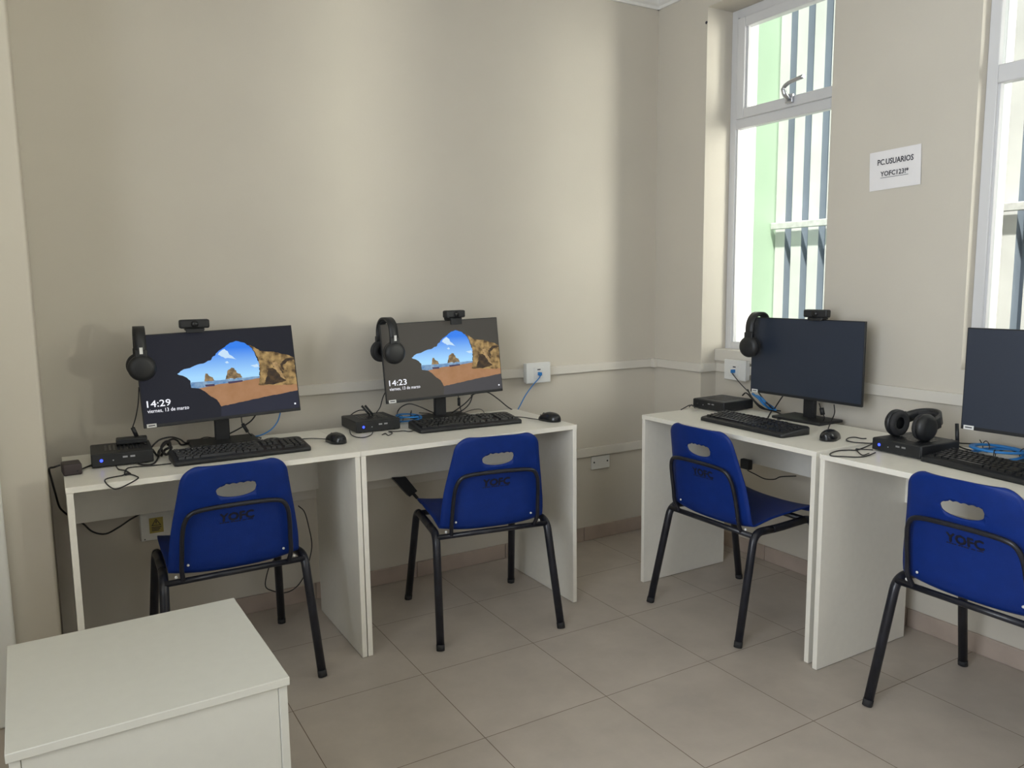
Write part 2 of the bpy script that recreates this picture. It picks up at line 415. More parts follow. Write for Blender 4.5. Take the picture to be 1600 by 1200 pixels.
# ------------------------------------------------------------------ outside
struct(mb('ground').box(.3, 6, -9, .3, -.1, 0).obj('floor_outside'))
struct(mb('green').box(.3, 1.6, .28, .45, 0, 3.8).obj('wall_outside_green'))
fe = thing('corrugated_fence', 'grey corrugated metal fence with vertical ribs outside the windows', 'fence', (1.2, .27, 0))
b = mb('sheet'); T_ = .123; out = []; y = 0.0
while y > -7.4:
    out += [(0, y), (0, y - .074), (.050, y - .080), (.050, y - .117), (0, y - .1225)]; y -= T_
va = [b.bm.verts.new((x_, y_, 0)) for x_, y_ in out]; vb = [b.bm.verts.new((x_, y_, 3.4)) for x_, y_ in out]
for i in range(len(va) - 1): b.mat('sheet_shade' if i % 5 in (1, 2) else 'sheet')._mark([b.bm.faces.new((va[i], va[i + 1], vb[i + 1], vb[i]))])  # recess faces get the painted shade
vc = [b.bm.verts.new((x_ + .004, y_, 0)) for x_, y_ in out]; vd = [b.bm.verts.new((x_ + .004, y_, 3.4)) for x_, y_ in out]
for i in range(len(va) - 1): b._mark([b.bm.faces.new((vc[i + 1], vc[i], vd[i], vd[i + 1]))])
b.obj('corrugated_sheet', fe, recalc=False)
b = mb('rail').box(-.045, -.02, -7.4, 0, 1.625, 1.665, bev=.004)
b.obj('fence_rail', fe)

# ------------------------------------------------------------------ wall fittings
def outlet_box(label, loc, rz, w, h, d, port=True):
    t = thing('network_outlet_box', label, 'outlet box', loc, rz)
    mb('plate').box(-w / 2, w / 2, -d * .7, 0, -h / 2, h / 2, bev=.003).obj('back_box', t)
    f = mb('plate').box(-w / 2 - .003, w / 2 + .003, -d, -d * .66, -h / 2 - .003, h / 2 + .003, bev=.004)
    f.box(-w * .22, w * .22, -d - .002, -d + .001, -h * .3, h * .3, bev=.0015)
    f.obj('face_plate', t)
    mb('ink').box(-.009, .009, -d - .0025, -d + .001, h * .14, h * .2).obj('port_label', t)
    mb('bluecable').box(-.007, .007, -d - .02, -d, -.012, .004, bev=.002).obj('network_plug', t)
    return t
outlet_box('white network outlet box on the back wall, just right of the 14:23 monitor', (-.76, -.018, .895), 0, .13, .092, .034)
outlet_box('white network outlet box below the window sill in the corner, blue plug in it', (.082, -.517, .895), R(-90), .13, .092, .034)
t = thing('blank_wall_plate', 'small blank white plate with two screws under the low trunking', 'wall plate', (-.36, 0, .402))
mb('plate').box(-.058, .058, -.009, 0, -.034, .034, bev=.002).obj('plate', t)
for s in (-1, 1):
    mb('ink').lathe([(0, 0), (.0045, 0), (.0045, .0015), (0, .0015)], Matrix.Translation((s * .042, -.0095, .003)) @ Matrix.Rotation(R(90), 4, 'X'), 10).obj('screw', t)
t = thing('power_outlet_box', 'white power outlet box with yellow warning sticker low on the wall, under the left desk', 'outlet box', (-2.457, 0, .43))
mb('plate').box(-.055, .055, -.036, 0, -.052, .052, bev=.004).obj('back_box', t)
b = mb('yellow').box(-.024, .024, -.0375, -.0355, -.024, .034)
b.mat('ink').prism([(-.017, -.0378, .004), (.017, -.0378, .004), (0, -.0378, .031)], (0, -.0004, 0))
b.mat('yellow').prism([(-.0125, -.0384, .0065), (.0125, -.0384, .0065), (0, -.0384, .0265)], (0, -.0003, 0))
b.mat('ink').prism([(-.002, -.0390, .009), (.002, -.0390, .013), (.0005, -.0390, .016), (.003, -.0390, .018), (0, -.0390, .024), (-.003, -.0390, .016), (-.0005, -.0390, .014)], (0, -.0003, 0))
for k in range(3): b.box(-.017, .017 - .004 * k, -.0380, -.0374, -.004 - .006 * k, -.001 - .006 * k)
b.obj('warning_sticker', t)
mb('ink').box(-.044, -.040, -.0375, -.0355, -.046, -.042).obj('screw', t)
# paper notice
t = thing('paper_notice', 'white paper notice with PC.USUARIOS printed on it, taped to the wall between the windows', 'notice', (0, -1.332, 1.7225))
b = mb('paper'); N = 8
for i in range(N):
    for j in range(5):
        def q(i_, j_): return (-.0012 - .0012 * abs(math.sin(i_ * 1.3 + j_ * .7)), .103 - .206 * i_ / N + (.001 * j_), -.0715 + .143 * j_ / 5 + .0008 * i_)
        b.poly([q(i, j), q(i + 1, j), q(i + 1, j + 1), q(i, j + 1)])
        b.poly([(0, *q(i, j)[1:]), (0, *q(i, j + 1)[1:]), (0, *q(i + 1, j + 1)[1:]), (0, *q(i + 1, j)[1:])])
b.obj('sheet', t, recalc=False)
text_obj('printed_text', 'PC.USUARIOS', 'ink', t, lambda x, y, k: (-.0032 - .0001 * k, .072 - x, .022 + y + .02 * x), .143, .020, bold=.0006)
text_obj('printed_text', 'YOFC123!*', 'ink', t, lambda x, y, k: (-.0032 - .0001 * k, .058 - x, -.020 + y + .02 * x), .112, .018, bold=.0006, underline=True)
tag(mb('ink').lathe([(0, 0), (.007, .0), (.006, .003), (0, .004)], Matrix.Translation((0, -.337, 2.512)) @ Matrix.Rotation(R(-90), 4, 'Y'), 10).obj('wall_plug'), 'small dark screw plug at the wall edge high beside the left window', 'wall plug')

# ------------------------------------------------------------------ desks
TOP = .75
def desk(label, loc, rz, w, d=.49):
    t = thing('computer_desk', label, 'desk', loc, rz, 'white computer desks')
    p = .018
    mb('desk').box(0, w, 0, d, TOP - p, TOP, bev=.0012).obj('desk_top', t)
    for x in (0.0015, w - p - .0015): mb('desk').box(x, x + p, .001, d - .002, 0.002, TOP - p, bev=.001).obj('side_panel', t)
    mb('desk').box(p + .0015, w - p - .0015, d - .04, d - .022, .52, TOP - p).obj('modesty_panel', t)
    return t
desk('white desk at the far left, in the corner by the wall pier', (-2.745, -.622, 0), 0, .8900)
desk('white desk against the back wall with the 14:23 monitor on it', (-1.8545, -.622, 0), 0, .9130)
desk('white desk under the left window, against the window wall', (-.574, -.585, 0), R(-90), .897)
desk('white desk at the right edge with the blue cable coil on it', (-.590, -1.508, 0), R(-90), .9)

# ------------------------------------------------------------------ cabinet in the foreground
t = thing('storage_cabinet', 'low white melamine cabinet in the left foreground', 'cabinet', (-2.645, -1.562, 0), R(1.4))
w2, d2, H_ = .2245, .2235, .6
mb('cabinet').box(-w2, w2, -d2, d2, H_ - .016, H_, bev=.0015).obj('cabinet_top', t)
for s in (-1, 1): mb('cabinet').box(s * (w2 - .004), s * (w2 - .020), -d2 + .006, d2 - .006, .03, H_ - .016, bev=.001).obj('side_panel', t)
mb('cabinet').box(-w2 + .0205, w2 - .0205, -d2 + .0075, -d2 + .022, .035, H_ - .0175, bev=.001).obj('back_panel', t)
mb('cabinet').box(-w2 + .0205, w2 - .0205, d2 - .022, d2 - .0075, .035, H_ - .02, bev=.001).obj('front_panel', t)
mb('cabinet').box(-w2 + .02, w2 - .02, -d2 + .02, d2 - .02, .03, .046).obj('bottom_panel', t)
for sx in (-1, 1):
    for sy in (-1, 1): mb('rubber').lathe([(0, 0), (.016, 0), (.018, .004), (.018, .03), (0, .03)], Matrix.Translation((sx * (w2 - .04), sy * (d2 - .04), 0)), 14).obj('foot', t)

# ------------------------------------------------------------------ chairs
PROF = [(.236, .402, .165), (.229, .420, .185), (.205, .432, .195), (.15, .437, .201), (.05, .432, .204), (-.05, .424, .204),
        (-.115, .412, .205), (-.153, .409, .206), (-.176, .431, .206), (-.187, .490, .203), (-.198, .56, .194), (-.212, .62, .183), (-.228, .68, .172),
        (-.236, .708, .167), (-.242, .73, .163), (-.247, .748, .160), (-.250, .760, .158), (-.252, .768, .157)]
def _prof(t):
    """smooth centre line; t in 0..len-1"""
    n = len(PROF) - 1; i = min(int(t), n - 1); f = t - i
    g = lambda k: PROF[max(0, min(n, k))]
    a, b_, c, d = g(i - 1), g(i), g(i + 1), g(i + 2)
    return [.5 * (2 * b_[k] + (c[k] - a[k]) * f + (2 * a[k] - 5 * b_[k] + 4 * c[k] - d[k]) * f * f + (3 * b_[k] - a[k] - 3 * c[k] + d[k]) * f ** 3) for k in range(3)]
def shell_pt(t, u, off=0.0):
    y, z, w = _prof(t)
    y2, z2, _ = _prof(min(t + .02, len(PROF) - 1)); y1, z1, _ = _prof(max(t - .02, 0))
    T = Vector((0, y2 - y1, z2 - z1)).normalized(); Nn = Vector((0, -T.z, T.y))   # towards the back/underside is -sitter
    if T.dot(Vector((0, 0, 1))) > .2 or True: S = Vector((0, T.z, -T.y))           # sitter side for the back
    # towards the sitter: +y on the back, +z on the seat
    S = Vector((0, T.z, -T.y));
    if S.y + S.z < 0: S = -S
    rc = .048; zt = .768; k = 1.0
    if z > zt - rc and t > 12:
        dz = z - (zt - rc); w = w - rc + math.sqrt(max(rc * rc - dz * dz, 0))
    curl = (.020 if t > 8 else .012 + .008 * t / 8) * abs(u) ** 2.6
    p = Vector((u * w, y, z)) + S * (curl + off)
    if t > 13: p.z += .006 * (1 - u * u) * (t - 13) / 4
    return p
def make_shell():
    b = mb('blue'); NU = 22
    ts = [i * .5 for i in range(0, 26)] + [13 + i * .33 for i in range(0, 12)] + [16.8, 16.93, 17]
    ts = sorted(set(round(v, 3) for v in ts))
    th = .0045; rows = []
    for off in (0, -th):
        rows.append([[b.bm.verts.new(shell_pt(t_, -1 + 2 * k / NU, off)) for k in range(NU + 1)] for t_ in ts])
    A, B = rows; fs = []
    n = len(ts)
    for i in range(n - 1):
        for k in range(NU):
            fs.append(b.bm.faces.new((A[i][k], A[i][k + 1], A[i + 1][k + 1], A[i + 1][k])))
            fs.append(b.bm.faces.new((B[i][k], B[i + 1][k], B[i + 1][k + 1], B[i][k + 1])))
    for i in range(n - 1):
        for k in (0, NU): fs.append(b.bm.faces.new((A[i][k], A[i + 1][k], B[i + 1][k], B[i][k])))
    for k in range(NU):
        for i in (0, n - 1): fs.append(b.bm.faces.new((A[i][k], A[i][k + 1], B[i][k + 1], B[i][k])))
    b._mark(fs, True)
    o = b.obj('seat_shell')
    # hand hold: smooth below, finger bumps above
    c = mb('blue'); pts = []
    W = .060; zc = .684
    for i in range(17):
        a = math.pi + math.pi * i / 16; pts.append((W * math.cos(a) , zc - .004 + .020 * math.sin(a)))
    pts += [(.062, .690), (.058, .702), (.048, .7065)]
    for i in range(24):
        x = .044 - .088 * i / 23; pts.append((x, .7045 + .0035 * abs(math.sin(i / 23 * math.pi * 4)) - .004 * (x < -.035)))
    pts += [(-.050, .700), (-.059, .694), (-.062, .688)]
    c.prism([(x, -.30, z_) for x, z_ in pts], (0, .14, 0))
    co = c.obj('cut')
    md = o.modifiers.new('b', 'BOOLEAN'); md.operation = 'DIFFERENCE'; md.object = co; md.solver = 'EXACT'
    dg = bpy.context.evaluated_depsgraph_get(); me = bpy.data.meshes.new_from_object(o.evaluated_get(dg))
    o.modifiers.clear(); o.data = me; bpy.data.objects.remove(co)
    return o
def make_chair():
    t = thing('school_chair', '', 'chair', (0, 0, 0), 0, 'blue shell chairs')
    sh = make_shell(); sh.parent = t
    r = .0148
    for s in (-1, 1):
        full = rounded_path([(s * .241, -.252, .010), (s * .222, -.164, .408), (s * .210, -.02, .400), (s * .208, .165, .408), (s * .233, .252, .010)], .045, 8)
        i0 = min(range(len(full)), key=lambda i: abs(full[i].y + .09) + (0 if full[i].z > .3 else 9))
        i1 = min(range(len(full)), key=lambda i: abs(full[i].y - .10) + (0 if full[i].z > .3 else 9))
        a = mb('metal').tube(full[:i0 + 1], r, 14); rear = a.obj('leg', t)
        mb('metal').tube(full[i0:i1 + 1], r, 14).obj('side_rail', t)
        front = mb('metal').tube(full[i1:], r, 14).obj('leg', t)
        for lg, p0, p1 in ((rear, full[0], full[1]), (front, full[-1], full[-2])):
            d = (p1 - p0).normalized(); q0 = Vector((p0.x, p0.y, 0)) - 0 * d
            mb('rubber').tube([p0 - d * .010, p0 + d * .012], r + .0007, 14).obj('rubber_foot', lg)
    mb('metal').tube([(-.221, -.168, .395), (.221, -.168, .395)], .010, 12).obj('rear_crossbar', t)
    mb('metal').tube([(-.208, .14, .402), (.208, .14, .402)], .011, 12).obj('front_crossbar', t)
    # tube hoop that carries the back, just behind the shell
    hh = [(-.166, -.170, .396), (-.171, -.192, .438), (-.169, -.201, .49), (-.166, -.213, .55), (-.159, -.224, .595), (-.142, -.2325, .624), (-.110, -.2375, .6345), (-.05, -.240, .638)]
    hp = hh + [(-x, y, z_) for x, y, z_ in hh[::-1]]
    mb('metal').tube(smooth_path(hp, 6), .0075, 10).obj('back_hoop', t)
    for s in (-1, 1):
        mb('white').lathe([(0, 0), (.004, 0), (.004, .003), (0, .004)], Matrix.Translation((s * .150, -.178, .447)) @ Matrix.Rotation(R(80), 4, 'X'), 12).obj('rivet', t)
        mb('white').lathe([(0, 0), (.005, 0), (.005, .003), (0, .004)], Matrix.Translation((s * .186, -.170, .412)) @ Matrix.Rotation(R(80), 4, 'X'), 12).obj('rivet', t)
    def place(zb):
        def fn(x, y, k):
            zz = zb + y; tt = 10 + (zz - .56) / .06 if zz < .62 else 11 + (zz - .62) / .06
            u = (x - .052) / .19; p = shell_pt(tt, u, -.0045 - .0009 - .00012 * k); return p
        return fn
    text_obj('stencil_lettering', 'YOFC', 'stencil', t, place(.580), .106, .027, bold=.0020, underline=False)
    b = mb('stencil'); f = place(.573)
    for x0, x1 in ((.0, .03), (.034, .066), (.07, .082), (.086, .104)):
        for j in range(4):
            xa, xb = x0 + (x1 - x0) * j / 4, x0 + (x1 - x0) * (j + .8) / 4
            b.poly([f(xa, 0, 0), f(xb, 0, 0), f(xb, .0036, 0), f(xa, .0036, 0)])
    b.obj('stencil_underline', t, recalc=False)
    return t
chair = make_chair()
CH = [((-2.277, -.417), 0, 'blue plastic shell chair nearest the white cabinet, at the far left desk'),
      ((-1.334, -.500), -9, 'blue plastic shell chair in front of the 14:23 monitor, turned slightly'),
      ((-.430, -1.022), -90, 'blue plastic shell chair tucked under the desk below the left window'),
      ((-.385, -1.998), -90, 'blue plastic shell chair cut off by the right edge of the photo')]
for i, ((x, y), a, lab) in enumerate(CH):
    c = chair if i == 0 else copy_tree(chair)
    c.location = (x, y, 0); c.rotation_euler = (0, 0, R(a)); c['label'] = lab

# ------------------------------------------------------------------ cords
def wcord(name, pts, r, parent=None, mat='cord', k=5):
    """a cord through world points; stored in its parent's own frame"""
    P = smooth_path(pts, k)
    if parent:
        mw = (Matrix.Translation(parent.location) @ parent.rotation_euler.to_matrix().to_4x4()).inverted()
        P = [mw @ p for p in P]
    return mb(mat).tube(P, r, 7).obj(name, parent)
ADAPTER_CORD_LEFT = [(-2.753, -0.348, 0.765), (-2.769, -0.42, 0.775), (-2.782, -0.4, 0.767), (-2.779, -0.38, 0.732), (-2.772, -0.34, 0.676), (-2.765, -0.3, 0.623), (-2.754, -0.26, 0.592), (-2.738, -0.22, 0.564), (-2.716, -0.12, 0.521), (-2.694, -0.06, 0.485), (-2.668, -0.05, 0.45), (-2.628, -0.05, 0.435), (-2.584, -0.04, 0.449), (-2.544, -0.035, 0.47), (-2.508, -0.03, 0.485)]
ADAPTER_CORD_RIGHT = [(-2.707, -0.47, 0.765), (-2.686, -0.377, 0.753), (-2.668, -0.347, 0.753), (-2.649, -0.305, 0.753)]
KB1_CORD = [(-2.44, -0.465, 0.753), (-2.493, -0.463, 0.753), (-2.539, -0.453, 0.753), (-2.567, -0.456, 0.753), (-2.58, -0.508, 0.753), (-2.587, -0.552, 0.753), (-2.614, -0.563, 0.753), (-2.636, -0.577, 0.753), (-2.642, -0.629, 0.756), (-2.63, -0.629, 0.739), (-2.614, -0.629, 0.73), (-2.587, -0.629, 0.738), (-2.556, -0.641, 0.756), (-2.555, -0.592, 0.753), (-2.568, -0.555, 0.753), (-2.582, -0.556, 0.753), (-2.575, -0.531, 0.753), (-2.567, -0.546, 0.753), (-2.577, -0.49, 0.753), (-2.594, -0.458, 0.753), (-2.599, -0.425, 0.76)]
BUNDLE1_A = [(-2.481, -0.301, 0.78), (-2.463, -0.268, 0.79), (-2.443, -0.261, 0.8), (-2.408, -0.244, 0.8), (-2.374, -0.202, 0.78), (-2.357, -0.194, 0.765), (-2.323, -0.142, 0.757), (-2.286, -0.132, 0.753)]
BUNDLE1_B = [(-2.477, -0.3, 0.775), (-2.464, -0.313, 0.753), (-2.465, -0.372, 0.78), (-2.447, -0.342, 0.79), (-2.424, -0.268, 0.79), (-2.399, -0.201, 0.785), (-2.379, -0.167, 0.77), (-2.372, -0.195, 0.76), (-2.34, -0.152, 0.753)]
BUNDLE1_C = [(-2.452, -0.283, 0.76), (-2.466, -0.347, 0.753), (-2.489, -0.432, 0.753), (-2.518, -0.435, 0.753), (-2.537, -0.419, 0.757)]
BUNDLE1_D = [(-2.453, -0.32, 0.753), (-2.442, -0.336, 0.775), (-2.426, -0.341, 0.785), (-2.417, -0.243, 0.785), (-2.438, -0.284, 0.79), (-2.454, -0.343, 0.78), (-2.435, -0.308, 0.753), (-2.416, -0.288, 0.77), (-2.424, -0.262, 0.78)]
M1_CABLE_BLACK = [(-2.102, -0.2, 0.851), (-2.125, -0.19, 0.82), (-2.163, -0.18, 0.796), (-2.201, -0.17, 0.777)]
M1_CABLE_USB = [(-2.158, -0.19, 0.843), (-2.157, -0.19, 0.819), (-2.149, -0.19, 0.801), (-2.138, -0.2, 0.78), (-2.114, -0.168, 0.757), (-2.093, -0.199, 0.755), (-2.117, -0.246, 0.753)]
M1_CABLE_BLUE = [(-2.017, -0.2, 0.843), (-2.027, -0.195, 0.811), (-2.051, -0.19, 0.781), (-2.084, -0.185, 0.764), (-2.109, -0.17, 0.757), (-2.129, -0.151, 0.756)]
M1_WIRE = [(-2.305, -0.162, 0.753), (-2.299, -0.116, 0.757), (-2.271, -0.095, 0.76), (-2.239, -0.145, 0.76)]
M1_WIRE2 = [(-2.12, -0.216, 0.753), (-2.112, -0.264, 0.753), (-2.073, -0.218, 0.753), (-2.042, -0.224, 0.753), (-2.02, -0.269, 0.753)]
MOUSE1_CORD = [(-1.912, -0.41, 0.765), (-1.918, -0.323, 0.753), (-1.948, -0.303, 0.753), (-1.991, -0.302, 0.753)]
HEADSET1_CORD = [(-2.502, -0.27, 0.987), (-2.507, -0.26, 0.931), (-2.517, -0.25, 0.882), (-2.529, -0.25, 0.848)]
HEADSET1_CORD2 = [(-2.518, -0.25, 0.816), (-2.511, -0.25, 0.797), (-2.497, -0.316, 0.8)]
FLOOR_LOOP1 = [(-1.953, -0.15, 0.458), (-1.932, -0.16, 0.431), (-1.92, -0.17, 0.367), (-1.909, -0.16, 0.296), (-1.917, -0.15, 0.236), (-1.943, -0.15, 0.167), (-1.976, -0.14, 0.122), (-2.02, -0.14, 0.11), (-2.069, -0.14, 0.129), (-2.091, -0.13, 0.149), (-2.083, -0.13, 0.197), (-2.062, -0.12, 0.234), (-2.01, -0.08, 0.265), (-1.975, -0.06, 0.333), (-1.964, -0.05, 0.409)]
PC2_FRONT_CORD = [(-1.765, -0.248, 0.757), (-1.784, -0.324, 0.753), (-1.782, -0.385, 0.753), (-1.758, -0.401, 0.753), (-1.72, -0.367, 0.753), (-1.697, -0.326, 0.757)]
USB_CORD = [(-1.685, -0.39, 0.753), (-1.665, -0.373, 0.753), (-1.67, -0.416, 0.753), (-1.638, -0.376, 0.753), (-1.64, -0.343, 0.753), (-1.617, -0.358, 0.753), (-1.587, -0.363, 0.753), (-1.572, -0.389, 0.753), (-1.546, -0.375, 0.753)]
PC2_CORD_TOP = [(-1.726, -0.132, 0.79), (-1.697, -0.11, 0.8), (-1.665, -0.091, 0.805), (-1.632, -0.077, 0.8)]
HEADSET2_CORD = [(-1.593, -0.2, 0.887), (-1.601, -0.19, 0.862), (-1.609, -0.18, 0.825), (-1.623, -0.17, 0.801)]
M2_ARC = [(-1.484, -0.047, 0.757), (-1.54, -0.2, 0.805), (-1.522, -0.2, 0.822), (-1.488, -0.2, 0.83), (-1.445, -0.2, 0.815), (-1.408, -0.2, 0.796), (-1.326, -0.098, 0.76), (-1.309, -0.128, 0.757)]
M2_WIRE_LOW = [(-1.372, -0.031, 0.758), (-1.348, -0.068, 0.758), (-1.328, -0.115, 0.757)]
M2_CABLE_A = [(-1.185, -0.2, 0.85), (-1.215, -0.19, 0.815), (-1.248, -0.18, 0.789), (-1.272, -0.134, 0.757)]
M2_CABLE_B = [(-1.187, -0.19, 0.844), (-1.203, -0.19, 0.806), (-1.229, -0.18, 0.779), (-1.268, -0.157, 0.757)]
M2_CABLE_USB = [(-1.258, -0.19, 0.844), (-1.255, -0.19, 0.822), (-1.25, -0.19, 0.793), (-1.228, -0.164, 0.757)]
M2_WIRE_R = [(-1.211, -0.13, 0.753), (-1.14, -0.074, 0.753), (-1.092, -0.064, 0.753), (-1.101, -0.122, 0.753), (-1.151, -0.232, 0.753)]
NET2_BLACK = [(-1.196, -0.19, 0.839), (-1.153, -0.18, 0.848), (-1.103, -0.17, 0.843), (-1.046, -0.16, 0.808), (-0.994, -0.15, 0.768), (-0.955, -0.145, 0.743)]
NET2_BLUE = [(-0.955, -0.145, 0.743), (-0.941, -0.145, 0.739), (-0.905, -0.12, 0.762), (-0.859, -0.09, 0.799), (-0.803, -0.07, 0.843), (-0.761, -0.06, 0.873), (-0.75, -0.055, 0.89)]
MOUSE2_CORD = [(-1.048, -0.517, 0.765), (-1.025, -0.416, 0.753), (-1.039, -0.368, 0.753), (-1.06, -0.334, 0.753)]
COIL2_C = [(-1.444, -0.05, 0.753)]
PC3_CORD_A = [(-0.33, -0.652, 0.77), (-0.238, -0.523, 0.753), (-0.293, -0.553, 0.753), (-0.359, -0.595, 0.753)]
PC3_CORD_B = [(-0.333, -0.656, 0.765), (-0.218, -0.514, 0.753), (-0.279, -0.562, 0.753)]
NET3_UP = [(0.06, -0.479, 0.886), (0.03, -0.528, 0.874), (0.0, -0.586, 0.855), (-0.03, -0.646, 0.837), (-0.06, -0.709, 0.82)]
B3_1 = [(-0.05, -0.692, 0.829), (-0.08, -0.743, 0.805), (-0.1, -0.798, 0.782), (-0.06, -0.807, 0.757), (-0.061, -0.864, 0.753), (-0.103, -0.935, 0.753)]
B3_2 = [(-0.06, -0.671, 0.801), (-0.06, -0.694, 0.815), (-0.08, -0.75, 0.794), (-0.051, -0.77, 0.757), (-0.055, -0.827, 0.753)]
B3_3 = [(-0.05, -0.747, 0.832), (-0.07, -0.792, 0.81), (-0.09, -0.846, 0.785), (-0.042, -0.84, 0.757), (-0.03, -0.865, 0.753)]
B3_BLUE = [(-0.06, -0.731, 0.816), (-0.08, -0.783, 0.804), (-0.09, -0.818, 0.787), (-0.047, -0.817, 0.76), (-0.051, -0.855, 0.757)]
B3_BLUE2 = [(-0.07, -0.763, 0.812), (-0.08, -0.801, 0.806), (-0.09, -0.832, 0.794), (-0.012, -0.792, 0.765), (-0.026, -0.83, 0.757)]
B3_END = [(-0.077, -0.853, 0.753), (-0.147, -0.905, 0.753), (-0.2, -0.945, 0.753)]
B3_LOOP = [(-0.169, -1.004, 0.753), (-0.202, -1.0, 0.753), (-0.17, -0.966, 0.753), (-0.133, -0.954, 0.753), (-0.12, -0.963, 0.753)]
M3_CABLE = [(-0.1, -0.932, 0.832), (-0.1, -0.91, 0.802), (-0.044, -0.839, 0.757)]
M3_PLUG_CORD = [(-0.12, -1.131, 0.829), (-0.12, -1.145, 0.797), (-0.13, -1.166, 0.778), (-0.119, -1.152, 0.757)]
MOUSE3_CORD = [(-0.12, -1.2, 0.833), (-0.13, -1.212, 0.803), (-0.16, -1.224, 0.779), (-0.209, -1.248, 0.758), (-0.314, -1.326, 0.762)]
PC4_CORD_A = [(-0.331, -1.521, 0.757), (-0.332, -1.487, 0.753), (-0.349, -1.462, 0.753), (-0.343, -1.426, 0.753), (-0.298, -1.401, 0.753), (-0.269, -1.406, 0.753), (-0.27, -1.433, 0.753), (-0.256, -1.443, 0.753)]
PC4_CORD_B = [(-0.344, -1.526, 0.757), (-0.397, -1.534, 0.753), (-0.453, -1.545, 0.753), (-0.476, -1.53, 0.753), (-0.511, -1.519, 0.753), (-0.565, -1.531, 0.753), (-0.595, -1.556, 0.753), (-0.576, -1.58, 0.753), (-0.542, -1.614, 0.753), (-0.5, -1.619, 0.753), (-0.45, -1.614, 0.757)]
PC4_CORD_C = [(-0.446, -1.538, 0.753), (-0.481, -1.575, 0.753), (-0.504, -1.606, 0.753), (-0.462, -1.599, 0.753)]
PC4_CORD_D = [(-0.437, -1.531, 0.753), (-0.423, -1.553, 0.753), (-0.422, -1.585, 0.757)]
COIL4_C = [(-0.068, -1.814, 0.753)]
C4_A = [(-0.134, -1.68, 0.775), (-0.098, -1.682, 0.76), (-0.046, -1.692, 0.753), (-0.01, -1.716, 0.753)]
C4_B = [(-0.142, -1.685, 0.77), (-0.124, -1.704, 0.753), (-0.147, -1.75, 0.753), (-0.14, -1.767, 0.753)]
C4_C = [(-0.139, -1.828, 0.756), (-0.046, -1.819, 0.756), (-0.091, -1.892, 0.753)]
PLUG3_CORD = [(-0.14, -0.787, 0.487), (-0.14, -0.831, 0.479), (-0.14, -0.885, 0.47), (-0.14, -0.937, 0.479), (-0.13, -0.962, 0.494), (-0.12, -1.032, 0.51)]
MED2 = [(-1.567, -0.16, 0.524), (-1.504, -0.16, 0.518), (-1.453, -0.16, 0.449), (-1.489, -0.16, 0.429)]
MED2_CORD = [(-1.468, -0.16, 0.44), (-1.444, -0.15, 0.412), (-1.416, -0.14, 0.38), (-1.372, -0.12, 0.339), (-1.289, -0.06, 0.293), (-1.242, -0.03, 0.287)]


